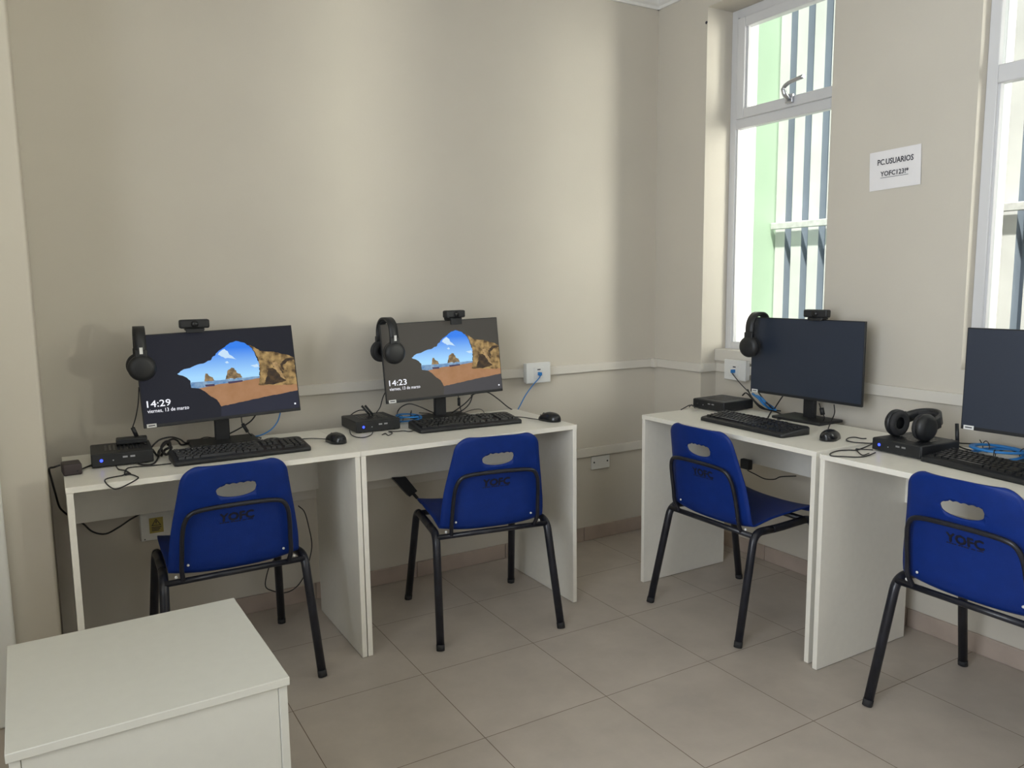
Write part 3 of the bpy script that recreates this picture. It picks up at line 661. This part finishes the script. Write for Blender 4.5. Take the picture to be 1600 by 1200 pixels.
# ------------------------------------------------------------------ monitors
SCR = {
 'SKY': [(0.234, 0.551), (0.254, 0.576), (0.278, 0.595), (0.326, 0.614), (0.359, 0.631), (0.399, 0.642), (0.445, 0.67), (0.467, 0.71), (0.494, 0.75), (0.529, 0.792), (0.555, 0.821), (0.582, 0.849), (0.62, 0.863), (0.664, 0.842), (0.703, 0.799), (0.728, 0.729), (0.744, 0.645), (0.756, 0.583), (0.748, 0.443), (0.523, 0.439), (0.307, 0.44), (0.304, 0.472), (0.277, 0.512)],
 'SEA': [(0.306, 0.443), (0.523, 0.439), (0.748, 0.443), (0.747, 0.418), (0.636, 0.404), (0.488, 0.395), (0.39, 0.377), (0.358, 0.37), (0.308, 0.385)],
 'SAND': [(0.354, 0.371), (0.39, 0.378), (0.488, 0.397), (0.637, 0.408), (0.747, 0.421), (0.742, 0.347), (0.998, 0.314), (0.999, 0.238), (0.75, 0.199), (0.48, 0.148), (0.46, 0.222), (0.416, 0.282), (0.387, 0.334)],
 'ROCKFACE': [(0.7, 0.815), (0.736, 0.777), (0.767, 0.73), (0.809, 0.717), (0.86, 0.709), (0.91, 0.676), (0.949, 0.661), (0.991, 0.618), (0.997, 0.307), (0.922, 0.313), (0.801, 0.333), (0.734, 0.344), (0.748, 0.406), (0.754, 0.524), (0.753, 0.628), (0.736, 0.72)],
 'ROCKSHADE1': [(0.809, 0.522), (0.84, 0.524), (0.888, 0.471), (0.921, 0.359), (0.845, 0.335), (0.772, 0.341), (0.794, 0.427)],
 'ROCKSHADE2': [(0.831, 0.593), (0.86, 0.566), (0.899, 0.499), (0.913, 0.451), (0.88, 0.472), (0.848, 0.523)],
 'ROCKSHADE3': [(0.894, 0.56), (0.933, 0.615), (0.991, 0.618), (0.994, 0.597), (0.944, 0.583), (0.91, 0.535), (0.915, 0.481), (0.899, 0.499)],
 'ROCKLIGHT': [(0.839, 0.584), (0.87, 0.594), (0.917, 0.375), (0.893, 0.402), (0.856, 0.506)],
 'ROCKA': [(0.393, 0.441), (0.397, 0.491), (0.406, 0.53), (0.419, 0.523), (0.428, 0.493), (0.448, 0.477), (0.453, 0.442)],
 'ROCKB': [(0.525, 0.443), (0.539, 0.502), (0.55, 0.547), (0.572, 0.566), (0.588, 0.559), (0.601, 0.509), (0.625, 0.487), (0.633, 0.444)],
 'REFA': [(0.394, 0.406), (0.454, 0.404), (0.454, 0.38), (0.397, 0.383)],
 'REFB': [(0.538, 0.414), (0.635, 0.417), (0.634, 0.4), (0.544, 0.39)],
 'CLOUD1': [(0.496, 0.725), (0.515, 0.761), (0.541, 0.782), (0.559, 0.754), (0.569, 0.716), (0.611, 0.654), (0.575, 0.671), (0.538, 0.677), (0.515, 0.703)],
 'CLOUD2': [(0.535, 0.634), (0.552, 0.646), (0.559, 0.623), (0.542, 0.618)],
 'CLOUD3': [(0.697, 0.571), (0.74, 0.586), (0.751, 0.551), (0.721, 0.547)],
 'FLOORDARK': [(0.48, 0.148), (0.75, 0.199), (0.999, 0.238), (1.0, 0.0), (0.472, 0.016)],
 'TIME_BL': [(0.033, 0.218)],
 'TIME_TR': [(0.174, 0.291)],
 'DATE_BL': [(0.032, 0.157)],
 'DATE_R': [(0.281, 0.151)],
 'DOT': [(0.965, 0.087)],
 'STICK': [(0.02, 0.04), (0.075, 0.038), (0.073, -0.001), (0.018, -0.001)],
}
M4X, M4Y, M4YAW, M4T = -.246, -2.049, R(-87.2), R(1)

def rough(pts, amp):
    rnd = random.Random(len(pts) * 13 + 5); out = []
    for i, (a, c) in enumerate(pts):
        a2, c2 = pts[(i + 1) % len(pts)]; L = math.hypot(a2 - a, c2 - c); n = max(1, int(L / .014)) if amp else 1
        for k in range(n):
            t = k / n; j = amp if k else amp * .4; out.append((a + (a2 - a) * t + rnd.uniform(-j, j), c + (c2 - c) * t + rnd.uniform(-j, j) * 1.5))
    return out
PW, PH = .5396, .323
def monitor(label, loc, yaw, tilt, roll, clock=None, zc=.256, base_dy=.015, glare=False):
    t = thing('computer_monitor', label, 'monitor', (loc[0], loc[1], TOP), yaw, 'black desktop monitors')
    mx = Matrix.Translation((0, 0, zc)) @ Matrix.Rotation(-roll, 4, 'Y') @ Matrix.Rotation(-tilt, 4, 'X')
    b = mb('black').box(-PW / 2, PW / 2, 0.0, .011, -PH / 2, PH / 2, bev=.002)
    b.box(-PW * .36, PW * .36, .010, .036, -PH * .38, PH * .3, bev=.010)
    b.box(-PW * .15, PW * .15, .03, .045, -.05, .06, bev=.006)
    ho = b.obj('housing', t); ho.data.transform(mx)
    g = .0035; gb = .011
    L0, L1, B0, B1 = -PW / 2 + g, PW / 2 - g, -PH / 2 + gb, PH / 2 - g
    s = mb('screen').poly([(L0, -.0006, B0), (L1, -.0006, B0), (L1, -.0006, B1), (L0, -.0006, B1)]).obj('screen', t, recalc=False); s.data.transform(mx)
    def pt(a, b_, k): return (-PW / 2 + a * PW, -.0008 - .00025 * k, -PH / 2 + b_ * PH)
    if clock:
        b = MB()
        b.mat('s_dark_glare' if glare else 's_dark').poly([(L0, -.0008, B0), (L1, -.0008, B0), (L1, -.0008, B1), (L0, -.0008, B1)])
        order = [('FLOORDARK', 's_floor_glare' if glare else 's_floor'), ('SKY', 's_sky'), ('CLOUD1', 's_cloud'), ('CLOUD2', 's_cloud'), ('CLOUD3', 's_cloud'), ('SEA', 's_sea'), ('SAND', 's_sand'),
                 ('ROCKFACE', 's_rock'), ('ROCKSHADE1', 's_rockd'), ('ROCKSHADE2', 's_rockd'), ('ROCKSHADE3', 's_rockd'), ('ROCKLIGHT', 's_rockl'), ('ROCKA', 's_stack'), ('ROCKB', 's_stack'), ('REFA', 's_ref'), ('REFB', 's_ref')]
        for k, (n, m) in enumerate(order):
            pts = [(min(max(a, .0068), .9932), min(max(c, .036), .988)) for a, c in rough(SCR[n], 0 if n in ('FLOORDARK', 'REFA', 'REFB') else (.0016 if n in ('SEA', 'SAND') else .0035))]
            b.mat(m).poly([pt(a, c, 1 + k * .25) for a, c in pts])
        b.bm.faces.ensure_lookup_table()
        for f in b.bm.faces:
            if f.normal.y > 0: f.normal_flip()
        b.bm.normal_update()
        for f in b.bm.faces:
            if f.normal.y > 0: f.normal_flip()
        bmesh.ops.triangulate(b.bm, faces=b.bm.faces)
        im = b.obj('screen_picture', t, recalc=False); im.data.transform(mx)
        def tx(s0, z0, dx):
            return lambda x, y, k: tuple(mx @ Vector((-PW / 2 + s0 * PW + x, -.0024, -PH / 2 + z0 * PH + y)))
        text_obj('clock_text', clock, 'text', t, tx(.033, .220, 0), .076, .0225, bold=.0004)
        text_obj('date_text', 'viernes, 13 de marzo', 'text', t, tx(.032, .160, 0), .134, .0125, bold=.00015)
        d = mb('text').box(-.003, .003, -.0026, -.0022, -.003, .003).obj('status_icon', t); d.data.transform(mx @ Matrix.Translation((-PW / 2 + .965 * PW, 0, -PH / 2 + .087 * PH)))
    st = mb('white').box(0, .031, -.0022, -.0006, 0, .013)
    st.mat('ink').box(.005, .026, -.0026, -.0021, .005, .0085)
    st = st.obj('sticker', t); st.data.transform(mx @ Matrix.Translation((-PW / 2 + .010, 0, -PH / 2 + .001)))
    mb('black').box(-.026, .026, .040, .062, .006, zc + .02, bev=.004).obj('stand_neck', t)
    b = mb('black').box(-.118, .118, -.055 + base_dy, .090 + base_dy, 0.0, .012, bev=.004); b.obj('stand_base', t)
    return t
m1 = monitor('monitor showing a cave and beach picture with the time 14:29', (-2.228, -.226), R(-1.763), R(8.4), R(1.74), '14:29')
m2 = monitor('lit monitor on the second desk, nearer the room corner, clock reading 14:23', (-1.329, -.204), R(-.613), R(6.35), R(1.2), '14:23', zc=.257, glare=True)
m3 = monitor('switched-off black monitor in front of the left window', (-.144, -1.067), R(-89.3), 0, 0, zc=.252)
m4 = monitor('switched-off grey-looking monitor cut off by the right edge', (M4X, M4Y), M4YAW, M4T, 0, zc=.254)
wcord('power_cable', M1_CABLE_BLACK, .0028, m1); wcord('video_cable', M1_CABLE_USB, .002, m1)
p_ = Vector(M1_CABLE_USB[2])
wcord('ferrite_bead', [p_ + Vector((-.006, 0, .012)), p_ + Vector((.010, 0, -.020))], .0065, m1, 'black', 1)
wcord('power_cable', M2_CABLE_A, .0026, m2); wcord('video_cable', M2_CABLE_B, .0026, m2); wcord('thin_cable', M2_CABLE_USB, .0018, m2)
p_ = Vector(M2_CABLE_USB[1]); wcord('ferrite_bead', [p_ + Vector((0, 0, .012)), p_ - Vector((0, 0, .022))], .0065, m2, 'black', 1)
wcord('cable', M3_CABLE, .0026, m3); wcord('plug_cable', M3_PLUG_CORD, .0022, m3)
p_ = Vector(M3_PLUG_CORD[1]); wcord('plug', [p_ + Vector((0, .002, .015)), p_ - Vector((0, .006, .012))], .009, m3, 'black', 1)

# ------------------------------------------------------------------ webcams
def webcam(label, loc, rz, clip_front=.018, pitch=0):
    t = thing('webcam', label, 'webcam', loc, rz, 'webcams on the monitors')
    b = mb('black').box(-.050, .050, -.024, .010, .006, .037, bev=.006); bo = b.obj('body', t)
    mb('blackgloss').lathe([(0, 0), (.010, 0), (.012, .002), (.012, .006), (0, .006)], Matrix.Translation((0, -.022, .021)) @ Matrix.Rotation(R(90), 4, 'X'), 18).obj('lens', bo)
    b = mb('black').box(-.032, .032, -.022, .022, -.002, .006, bev=.002)
    b.box(-.030, .030, -.024, -.016, -clip_front, .004, bev=.002).box(-.022, .022, .014, .030, -.045, .004, bev=.003); b.obj('clip', t)
    return t
webcam('webcam clipped on top of the 14:29 monitor', (-2.305, -.205, 1.170), R(-2), .010)
webcam('webcam tilted down over the lit monitor nearer the room corner', (-1.275, -.190, 1.172), R(14), .022)
webcam('webcam clipped on top of the black monitor before the left window', (-.140, -1.125, 1.166), R(-80), .006)

# ------------------------------------------------------------------ headsets
def headset(label, loc, rot, spread=.07, drop=.135, cups=.045, lab=True):
    t = thing('headset', label, 'headset', loc, 0, 'black headsets'); t.rotation_euler = rot
    arc = []
    for i in range(25):
        a = math.pi * i / 24; arc.append(Vector((-spread * math.cos(a) * 1.0, 0, -.07 + .07 * math.sin(a) ** .85 if 0 < i < 24 else -.07)))
    def strip(b, r_off, wy, th):
        P = [Vector((-spread, 0, -drop + .03))] + arc + [Vector((spread, 0, -drop + .03))]; ring = []
        for i, p in enumerate(P):
            tn = (P[min(i + 1, len(P) - 1)] - P[max(i - 1, 0)]).normalized(); nn = Vector((-tn.z, 0, tn.x))
            ring.append([b.bm.verts.new(p + nn * (r_off + s1 * th / 2) + Vector((0, s2 * wy / 2, 0))) for s1, s2 in ((-1, -1), (-1, 1), (1, 1), (1, -1))])
        for A, B in zip(ring, ring[1:]):
            for k in range(4): b._mark([b.bm.faces.new((A[k], A[(k + 1) % 4], B[(k + 1) % 4], B[k]))], True)
        b._mark([b.bm.faces.new(ring[0]), b.bm.faces.new(ring[-1][::-1])])
    b = mb('black'); strip(b, 0, .036, .009); hb = b.obj('headband', t)
    b = mb('rubber')
    ring = []
    for i in range(6, 19):
        p = arc[i]; ring.append(p * 1 + Vector((0, 0, -.008)))
    b.tube(ring, .012, 10, flat=.55); b.obj('band_pad', t)
    for s in (-1, 1):
        cx = s * (spread + .004)
        m = Matrix.Translation((cx, 0, -drop)) @ Matrix.Rotation(R(90) * s, 4, 'Y')
        c = mb('black').lathe([(0, .016), (.026, .016), (.036, .013), (cups * .95, .006), (cups, 0), (cups, -.008), (.038, -.010), (0, -.010)], m, 32).obj('ear_cup', t)
        mb('rubber').lathe([(.020, -.010), (cups - .004, -.010), (cups - .001, -.016), (cups - .004, -.024), (.030, -.026), (.020, -.020)], m, 32).obj('ear_cushion', c)
        b = mb('black').box(s * (spread + .002), s * (spread + .012), -.020, .020, -drop - .01, -drop + .062, bev=.004); b.obj('slider', c)
        if lab and s == -1: mb('white').box(s * (spread + .0135), s * (spread + .0115), -.005, .005, -drop + .048, -drop + .070).obj('label', c)
    return t
h1 = headset('black headset hung over the corner of the 14:29 monitor', (-2.486, -.218, 1.186), (0, 0, R(88)), .05)
h2 = headset('black headset turned sideways, both ear cups showing, on the lit monitor nearer the corner', (-1.580, -.207, 1.186), (0, 0, R(95)), .060)
h3 = headset('black headset hung over the corner of the switched-off monitor by the window', (-.150, -.835, 1.182), (0, 0, R(8)), .062, drop=.140, lab=False)
h4 = headset('black headset lying on top of the mini computer on the right desk', (-.205, -1.655, .867), (R(-76), 0, R(-95)), .055, drop=.115, lab=False)
# ------------------------------------------------------------------ mini computers
def mini_pc(label, loc, rz, led=True, w=.182, d=.190, antennas=False):
    t = thing('mini_computer', label, 'computer', (loc[0], loc[1], TOP), rz, 'black mini computers')
    h = .045
    b = mb('black').box(-w / 2, w / 2, -d / 2 + .003, d / 2, .003, h, bev=.004); ca = b.obj('case', t)
    f = mb('black').box(-w / 2 + .002, w / 2 - .002, -d / 2, -d / 2 + .004, .005, h - .002, bev=.0015).obj('front_panel', t)
    for k in range(2): mb('chrome').box(.000 + .022 * k, .014 + .022 * k, -d / 2 - .0008, -d / 2 + .001, .027, .0325).obj('usb_port', t)
    mb('chrome').lathe([(0, 0), (.0022, 0), (.0022, .001), (0, .001)], Matrix.Translation((-.028, -d / 2, .022)) @ Matrix.Rotation(R(90), 4, 'X'), 10).obj('audio_port', t)
    mb('led' if led else 'blackgloss').lathe([(0, 0), (.0048, 0), (.0048, .0012), (0, .0016)], Matrix.Translation((-.062, -d / 2, .024)) @ Matrix.Rotation(R(90), 4, 'X'), 14).obj('power_light', t)
    v = mb('blackgloss')
    for k in range(9): v.box(-.05 + .0125 * k, -.043 + .0125 * k, -d * .25, d * .3, h - .0004, h + .0006)
    v.obj('vent_grille', t)
    for sx in (-1, 1):
        for sy in (-1, 1): mb('rubber').lathe([(0, 0), (.007, 0), (.007, .004), (0, .004)], Matrix.Translation((sx * w * .38, sy * d * .38, 0)), 10).obj('foot', t)
    return t
pc1 = mini_pc('black mini computer with blue light at the left end of the far left desk', (-2.572, -.305), R(-2))
pc2 = mini_pc('black mini computer with blue light left of the 14:23 monitor', (-1.665, -.215), R(-1))
pc3 = mini_pc('black mini computer without a light, under the left window sill', (-.170, -.660), R(-88), led=False)
pc4 = mini_pc('black mini computer under the headset on the right desk', (-.312, -1.662), R(-94))
wcord('cable', PC2_CORD_TOP, .0022, pc2); wcord('front_cable', PC2_FRONT_CORD, .0018, pc2)
wcord('cable', PC3_CORD_A, .0022, pc3); wcord('cable', PC3_CORD_B, .0018, pc3)
wcord('front_cable', PC4_CORD_A, .0020, pc4); wcord('front_cable', PC4_CORD_B, .0020, pc4)
wcord('front_cable', PC4_CORD_C, .0018, pc4); wcord('front_cable', PC4_CORD_D, .0018, pc4)
wcord('cable', C4_A, .0024, pc4); wcord('cable', C4_B, .0026, pc4)
for dx in (0, .014):
    wcord('antenna', [(-1.682 + dx, -.165, .835), (-1.655 + dx, -.180, .797)], .0045, pc2, 'black', 1)
wcord('antenna', [(-.205, -1.735, .846), (-.212, -1.742, .815), (-.215, -1.746, .785)], .006, pc4, 'black', 1)
# power supply brick behind the first computer
t = tag(mb('black').box(-.048, .048, -.022, .022, 0, .020, bev=.004).obj('power_brick', None, (-2.535, -.255, TOP + .0462)), 'flat black power brick on top of the far left mini computer', 'power adapter')
t.rotation_euler = (0, 0, R(-4))
# adapter at the desk corner
t = thing('power_adapter', 'small brown-black adapter block on the left corner of the far left desk', 'power adapter', (-2.722, -.425, TOP), R(4))
mb('brownblack').box(-.026, .026, -.034, .034, 0, .036, bev=.005).obj('block', t)
wcord('cord', ADAPTER_CORD_LEFT, .0032, t); wcord('cord', ADAPTER_CORD_RIGHT, .0026, t)
t = thing('power_adapter', 'black power adapter hanging by its cord under the middle desk', 'power adapter', (-1.49, -.175, .46))
q = [Vector(p) - Vector((-1.49, -.16, .46)) for p in MED2]
mb('black').prism([v + Vector((0, 0, 0)) for v in q], (0, .03, 0)).obj('block', t)
wcord('strain_relief', [MED2_CORD[0], MED2_CORD[1]], .007, t, 'rubber', 1); wcord('cord', MED2_CORD[1:], .0030, t)
t = thing('power_adapter', 'black plug under the desk below the left window, thin cord trailing right', 'power adapter', (-.14, -.775, .51))
mb('black').box(-.012, .012, -.030, .022, -.018, .026, bev=.004).obj('block', t); wcord('cord', PLUG3_CORD, .0024, t)

# ------------------------------------------------------------------ keyboards
def keyboard():
    t = thing('keyboard', '', 'keyboard', (0, 0, 0), 0, 'black wired keyboards')
    W, D = .445, .150
    b = mb('black')
    # wedge body with rounded ends
    out = []
    for cx, cy, a0 in ((W / 2 - .018, D / 2 - .018, 0), (-W / 2 + .018, D / 2 - .018, 90), (-W / 2 + .012, -D / 2 + .012, 180), (W / 2 - .012, -D / 2 + .012, 270)):
        r = .018 if cy > 0 else .012
        for k in range(5): a = R(a0 + 22.5 * k); out.append((cx + r * math.cos(a), cy + r * math.sin(a)))
    lo = [b.bm.verts.new((x, y, .001)) for x, y in out]
    hz = lambda y: .015 + (y + D / 2) / D * .014
    mid = [b.bm.verts.new((x, y, hz(y) - .004)) for x, y in out]; hi = [b.bm.verts.new((x * .99, y * .965, hz(y))) for x, y in out]
    n = len(out); b._mark([b.bm.faces.new(lo[::-1]), b.bm.faces.new(hi)])
    b._mark([b.bm.faces.new((A[i], A[(i + 1) % n], B[(i + 1) % n], B[i])) for A, B in ((lo, mid), (mid, hi)) for i in range(n)], True)
    b.obj('body', t)
    kb = mb('blackgloss'); p = .0182; x0 = -W / 2 + .014; y0 = -D / 2 + .022
    slope = math.atan(.014 / D)
    def key(x, y, w, h=1):
        cx = x0 + (x + w / 2) * p; cy = y0 + (y + h / 2) * p; z = hz(cy)
        x_, y_ = w * p / 2 - .0010, h * p / 2 - .0010; tx, ty = x_ - .0022, y_ - .0022
        A = [kb.bm.verts.new((cx + sx * x_, cy + sy * y_, z - .001)) for sx, sy in ((-1, -1), (1, -1), (1, 1), (-1, 1))]
        B = [kb.bm.verts.new((cx + sx * tx, cy + sy * ty, z + .007)) for sx, sy in ((-1, -1), (1, -1), (1, 1), (-1, 1))]
        kb._mark([kb.bm.faces.new(B)] + [kb.bm.faces.new((A[i], A[(i + 1) % 4], B[(i + 1) % 4], B[i])) for i in range(4)])
    x = 0
    for w in (1.25, 1.25, 1.25, 6.25, 1.25, 1.25, 1.25, 1.25): key(x, 0, w); x += w
    for y, ws in ((1, [2.25] + [1] * 10 + [2.75]), (2, [1.75] + [1] * 11 + [2.25]), (3, [1.5] + [1] * 12 + [1.5]), (4, [1] * 13 + [2])):
        x = 0
        for w in ws: key(x, y, w); x += w
    for k in range(4): key(2 + k, 5.2, 1); key(6.5 + k, 5.2, 1); key(11 + k, 5.2, 1)
    key(0, 5.2, 1)
    for k in range(3): key(15.4 + k, 5.2, 1); key(15.4 + k, 4, 1); key(15.4 + k, 3, 1); key(15.4 + k, 0, 1)
    key(16.4, 1, 1)
    for i in range(4):
        for j in range(5):
            if not (j == 0 and i == 1): key(18.8 + i, j, 1 if not (j == 0 and i == 0) else 2)
    kb.obj('keys', t)
    mb('black').box(-W / 2 + .03, W / 2 - .03, D / 2 - .018, D / 2 - .004, .026, .0295, bev=.001).obj('top_ridge', t)
    return t
k0 = keyboard()
KB = [((-2.215, -.440), 0.5, 'black wired keyboard in front of the 14:29 monitor'),
      ((-1.325, -.385), -3, 'black wired keyboard on the second desk, between mini computer and mouse'),
      ((-.405, -1.050), -93, 'black wired keyboard in front of the monitor by the left window'),
      ((-.375, -1.975), -98, 'black wired keyboard beside the blue cable coil on the right desk')]
kbs = []
for i, ((x, y), a, lab) in enumerate(KB):
    k = k0 if i == 0 else copy_tree(k0)
    k.location = (x, y, TOP); k.rotation_euler = (0, 0, R(a)); k['label'] = lab; kbs.append(k)
wcord('cord', KB1_CORD, .0020, kbs[0]); wcord('cord', USB_CORD, .0018, kbs[1])
wcord('cord', B3_LOOP, .0020, kbs[2])

# ------------------------------------------------------------------ mice
def mouse():
    t = thing('computer_mouse', '', 'computer mouse', (0, 0, 0), 0, 'black wired mice')
    b = mb('blackgloss'); nu, nv = 20, 12; L, W, H = .056, .031, .037; rows = []
    for i in range(nv + 1):
        y = -math.cos(math.pi * i / nv)          # -1 palm end, +1 button end
        w = W * math.sqrt(max(0, 1 - abs(y) ** 2.6)) * (1 - .06 * y) * (1 - .10 * math.exp(-(y - .1) ** 2 * 8))
        h = H * (max(0, 1 - abs(y + .12) ** 2.8 / 1.38)) ** .6 * (1 - .22 * max(y, 0))
        rows.append([b.bm.verts.new((w * math.cos(a) * (1 if math.sin(a) < .99 else 1), y * L, .001 + max(.0, h * max(0, math.sin(a)) ** .75))) for a in [math.pi * k / nu for k in range(nu + 1)]])
    fs = []
    for A, B in zip(rows, rows[1:]):
        for k in range(nu): fs.append(b.bm.faces.new((A[k], A[k + 1], B[k + 1], B[k])))
    for A, B in zip(rows, rows[1:]): fs.append(b.bm.faces.new((A[0], B[0], B[-1], A[-1])))
    b._mark(fs, True); bmesh.ops.remove_doubles(b.bm, verts=b.bm.verts, dist=.0001)
    b.obj('body', t)
    mb('rubber').lathe([(0, -.003), (.008, -.003), (.0095, 0), (.008, .003), (0, .003)], Matrix.Translation((0, .030, .0225)) @ Matrix.Rotation(R(90), 4, 'Y'), 16).obj('scroll_wheel', t)
    mb('ink').box(-.0006, .0006, .036, .052, .018, .0215).obj('button_split', t)
    mb('white').box(-.004, .004, -.036, -.032, .0325, .0338).obj('mark', t)
    return t
m0 = mouse(); mice = []
MI = [((-1.875, -.415), 8, 'black wired mouse at the right end of the far left desk'),
      ((-.985, -.485), 14, 'black wired mouse right of the keyboard by the 14:23 monitor'),
      ((-.360, -1.372), -72, 'black wired mouse near the joint of the two window-side desks')]
for i, ((x, y), a, lab) in enumerate(MI):
    k = m0 if i == 0 else copy_tree(m0)
    k.location = (x, y, TOP); k.rotation_euler = (0, 0, R(a)); k['label'] = lab; mice.append(k)
wcord('cord', MOUSE1_CORD, .0018, mice[0]); wcord('cord', MOUSE2_CORD, .0019, mice[1]); wcord('cord', MOUSE3_CORD, .0021, mice[2])

# ------------------------------------------------------------------ coils and loose cables
def coil(name, label, c, r, wraps, tube_r, tilt=(0, 0), rz=0, mat='bluecable', h=.016):
    t = thing(name, label, 'cable', c, rz)
    pts = []; n = wraps * 28
    for i in range(n + 1):
        a = 2 * math.pi * i / 28; w = i / n
        rr = r * (1 + .07 * math.sin(a * .37 + 1) + .05 * math.sin(i * .21)); pts.append((rr * math.cos(a), rr * .92 * math.sin(a), tube_r + h * (.5 + .5 * math.sin(i * .113))))
    o = mb(mat).tube(pts, tube_r, 8).obj('cable_loops', t)
    for a in (60, 200, 290):
        aa = R(a); cx, cy = r * math.cos(aa), r * .92 * math.sin(aa); rad = Vector((math.cos(aa), math.sin(aa), 0)); P = []
        for k in range(17):
            b_ = 2 * math.pi * k / 16; P.append(Vector((cx, cy, tube_r + h / 2)) + rad * (.014 + tube_r) * math.cos(b_) + Vector((0, 0, 1)) * (h / 2 + tube_r * 1.6) * math.sin(b_))
        if a == 60: P += [P[-1] + Vector((0, 0, .006)) + rad * .004, P[-1] + Vector((0, .004, .016)) + rad * .012]
        mb('cord').tube(P, .0016, 6).obj('cable_tie', t)
    return t
coil('network_cable_coil', 'large blue network cable coil tied in a ring on the right desk', (-.160, -1.850, TOP + .001), .078, 8, .0038, h=.026)
coil('network_cable_coil', 'small blue network cable coil behind the mini computer by the 14:23 monitor', (-1.485, -.185, TOP + .008), .050, 6, .003, h=.020)
t = thing('network_cable', 'network cable from the wall outlet to the back of the 14:23 monitor', 'cable', NET2_BLACK[-1])
wcord('dark_length', NET2_BLACK, .0026, t); wcord('blue_length', NET2_BLUE, .0026, t, 'bluecable')
t = thing('network_cable', 'blue network cable bundle between the window-side outlet and the desk', 'cable', B3_BLUE[2])
wcord('upper_length', NET3_UP, .0024, t); wcord('blue_length', B3_BLUE, .0055, t, 'bluecable'); wcord('blue_length', B3_BLUE2, .005, t, 'bluecable')
t = thing('cable_bundle', 'dark cable bundle behind the mini computer under the left window', 'cable', B3_1[3])
wcord('cable', B3_1, .0034, t); wcord('cable', B3_2, .0034, t); wcord('cable', B3_3, .0030, t); wcord('cable', B3_END, .003, t)
t = thing('cable_bundle', 'black cable bundle knotted beside the far left mini computer', 'cable', BUNDLE1_B[1])
for nm, p, r in (('cable', BUNDLE1_A, .0030), ('cable', BUNDLE1_B, .0034), ('cable', BUNDLE1_C, .0028), ('cable', BUNDLE1_D, .0045)): wcord(nm, p, r, t)
tag(wcord('network_cable', M1_CABLE_BLUE, .0024, None, 'bluecable'), 'teal-blue cable curving below the right side of the 14:29 monitor', 'cable')
tag(wcord('thin_cable', M1_WIRE, .0016), 'thin black wire left of the stand of the 14:29 monitor', 'cable')
tag(wcord('thin_cable', M1_WIRE2, .0016), 'thin black wire right of the stand of the 14:29 monitor', 'cable')
tag(wcord('hanging_cord', FLOOR_LOOP1, .0022), 'long black cord hanging in a loop beside the leftmost chair', 'cable')
tag(wcord('thin_cable', M2_ARC, .0024), 'black cable arching above the small blue coil', 'cable')
tag(wcord('thin_cable', M2_WIRE_LOW, .0018), 'short black cable lying from the small blue coil to the monitor stand', 'cable')
tag(wcord('thin_cable', M2_WIRE_R, .0016), 'thin black wire behind the keyboard right of the 14:23 monitor stand', 'cable')
tag(wcord('thin_cable', C4_C, .0026), 'black cable lying across the middle of the large blue coil', 'cable')
def hcord(name, pts, r, par, mat='cord', k=5):
    mw = (Matrix.Translation(par.location) @ par.rotation_euler.to_matrix().to_4x4()).inverted()
    return mb(mat).tube([mw @ p for p in smooth_path(pts, k)], r, 7).obj(name, par)
hcord('cord', HEADSET1_CORD, .0020, h1); hcord('inline_control', [HEADSET1_CORD[-1], HEADSET1_CORD2[0]], .007, h1, 'black', 1); hcord('cord', HEADSET1_CORD2, .0022, h1)
hcord('cord', HEADSET2_CORD, .0020, h2)
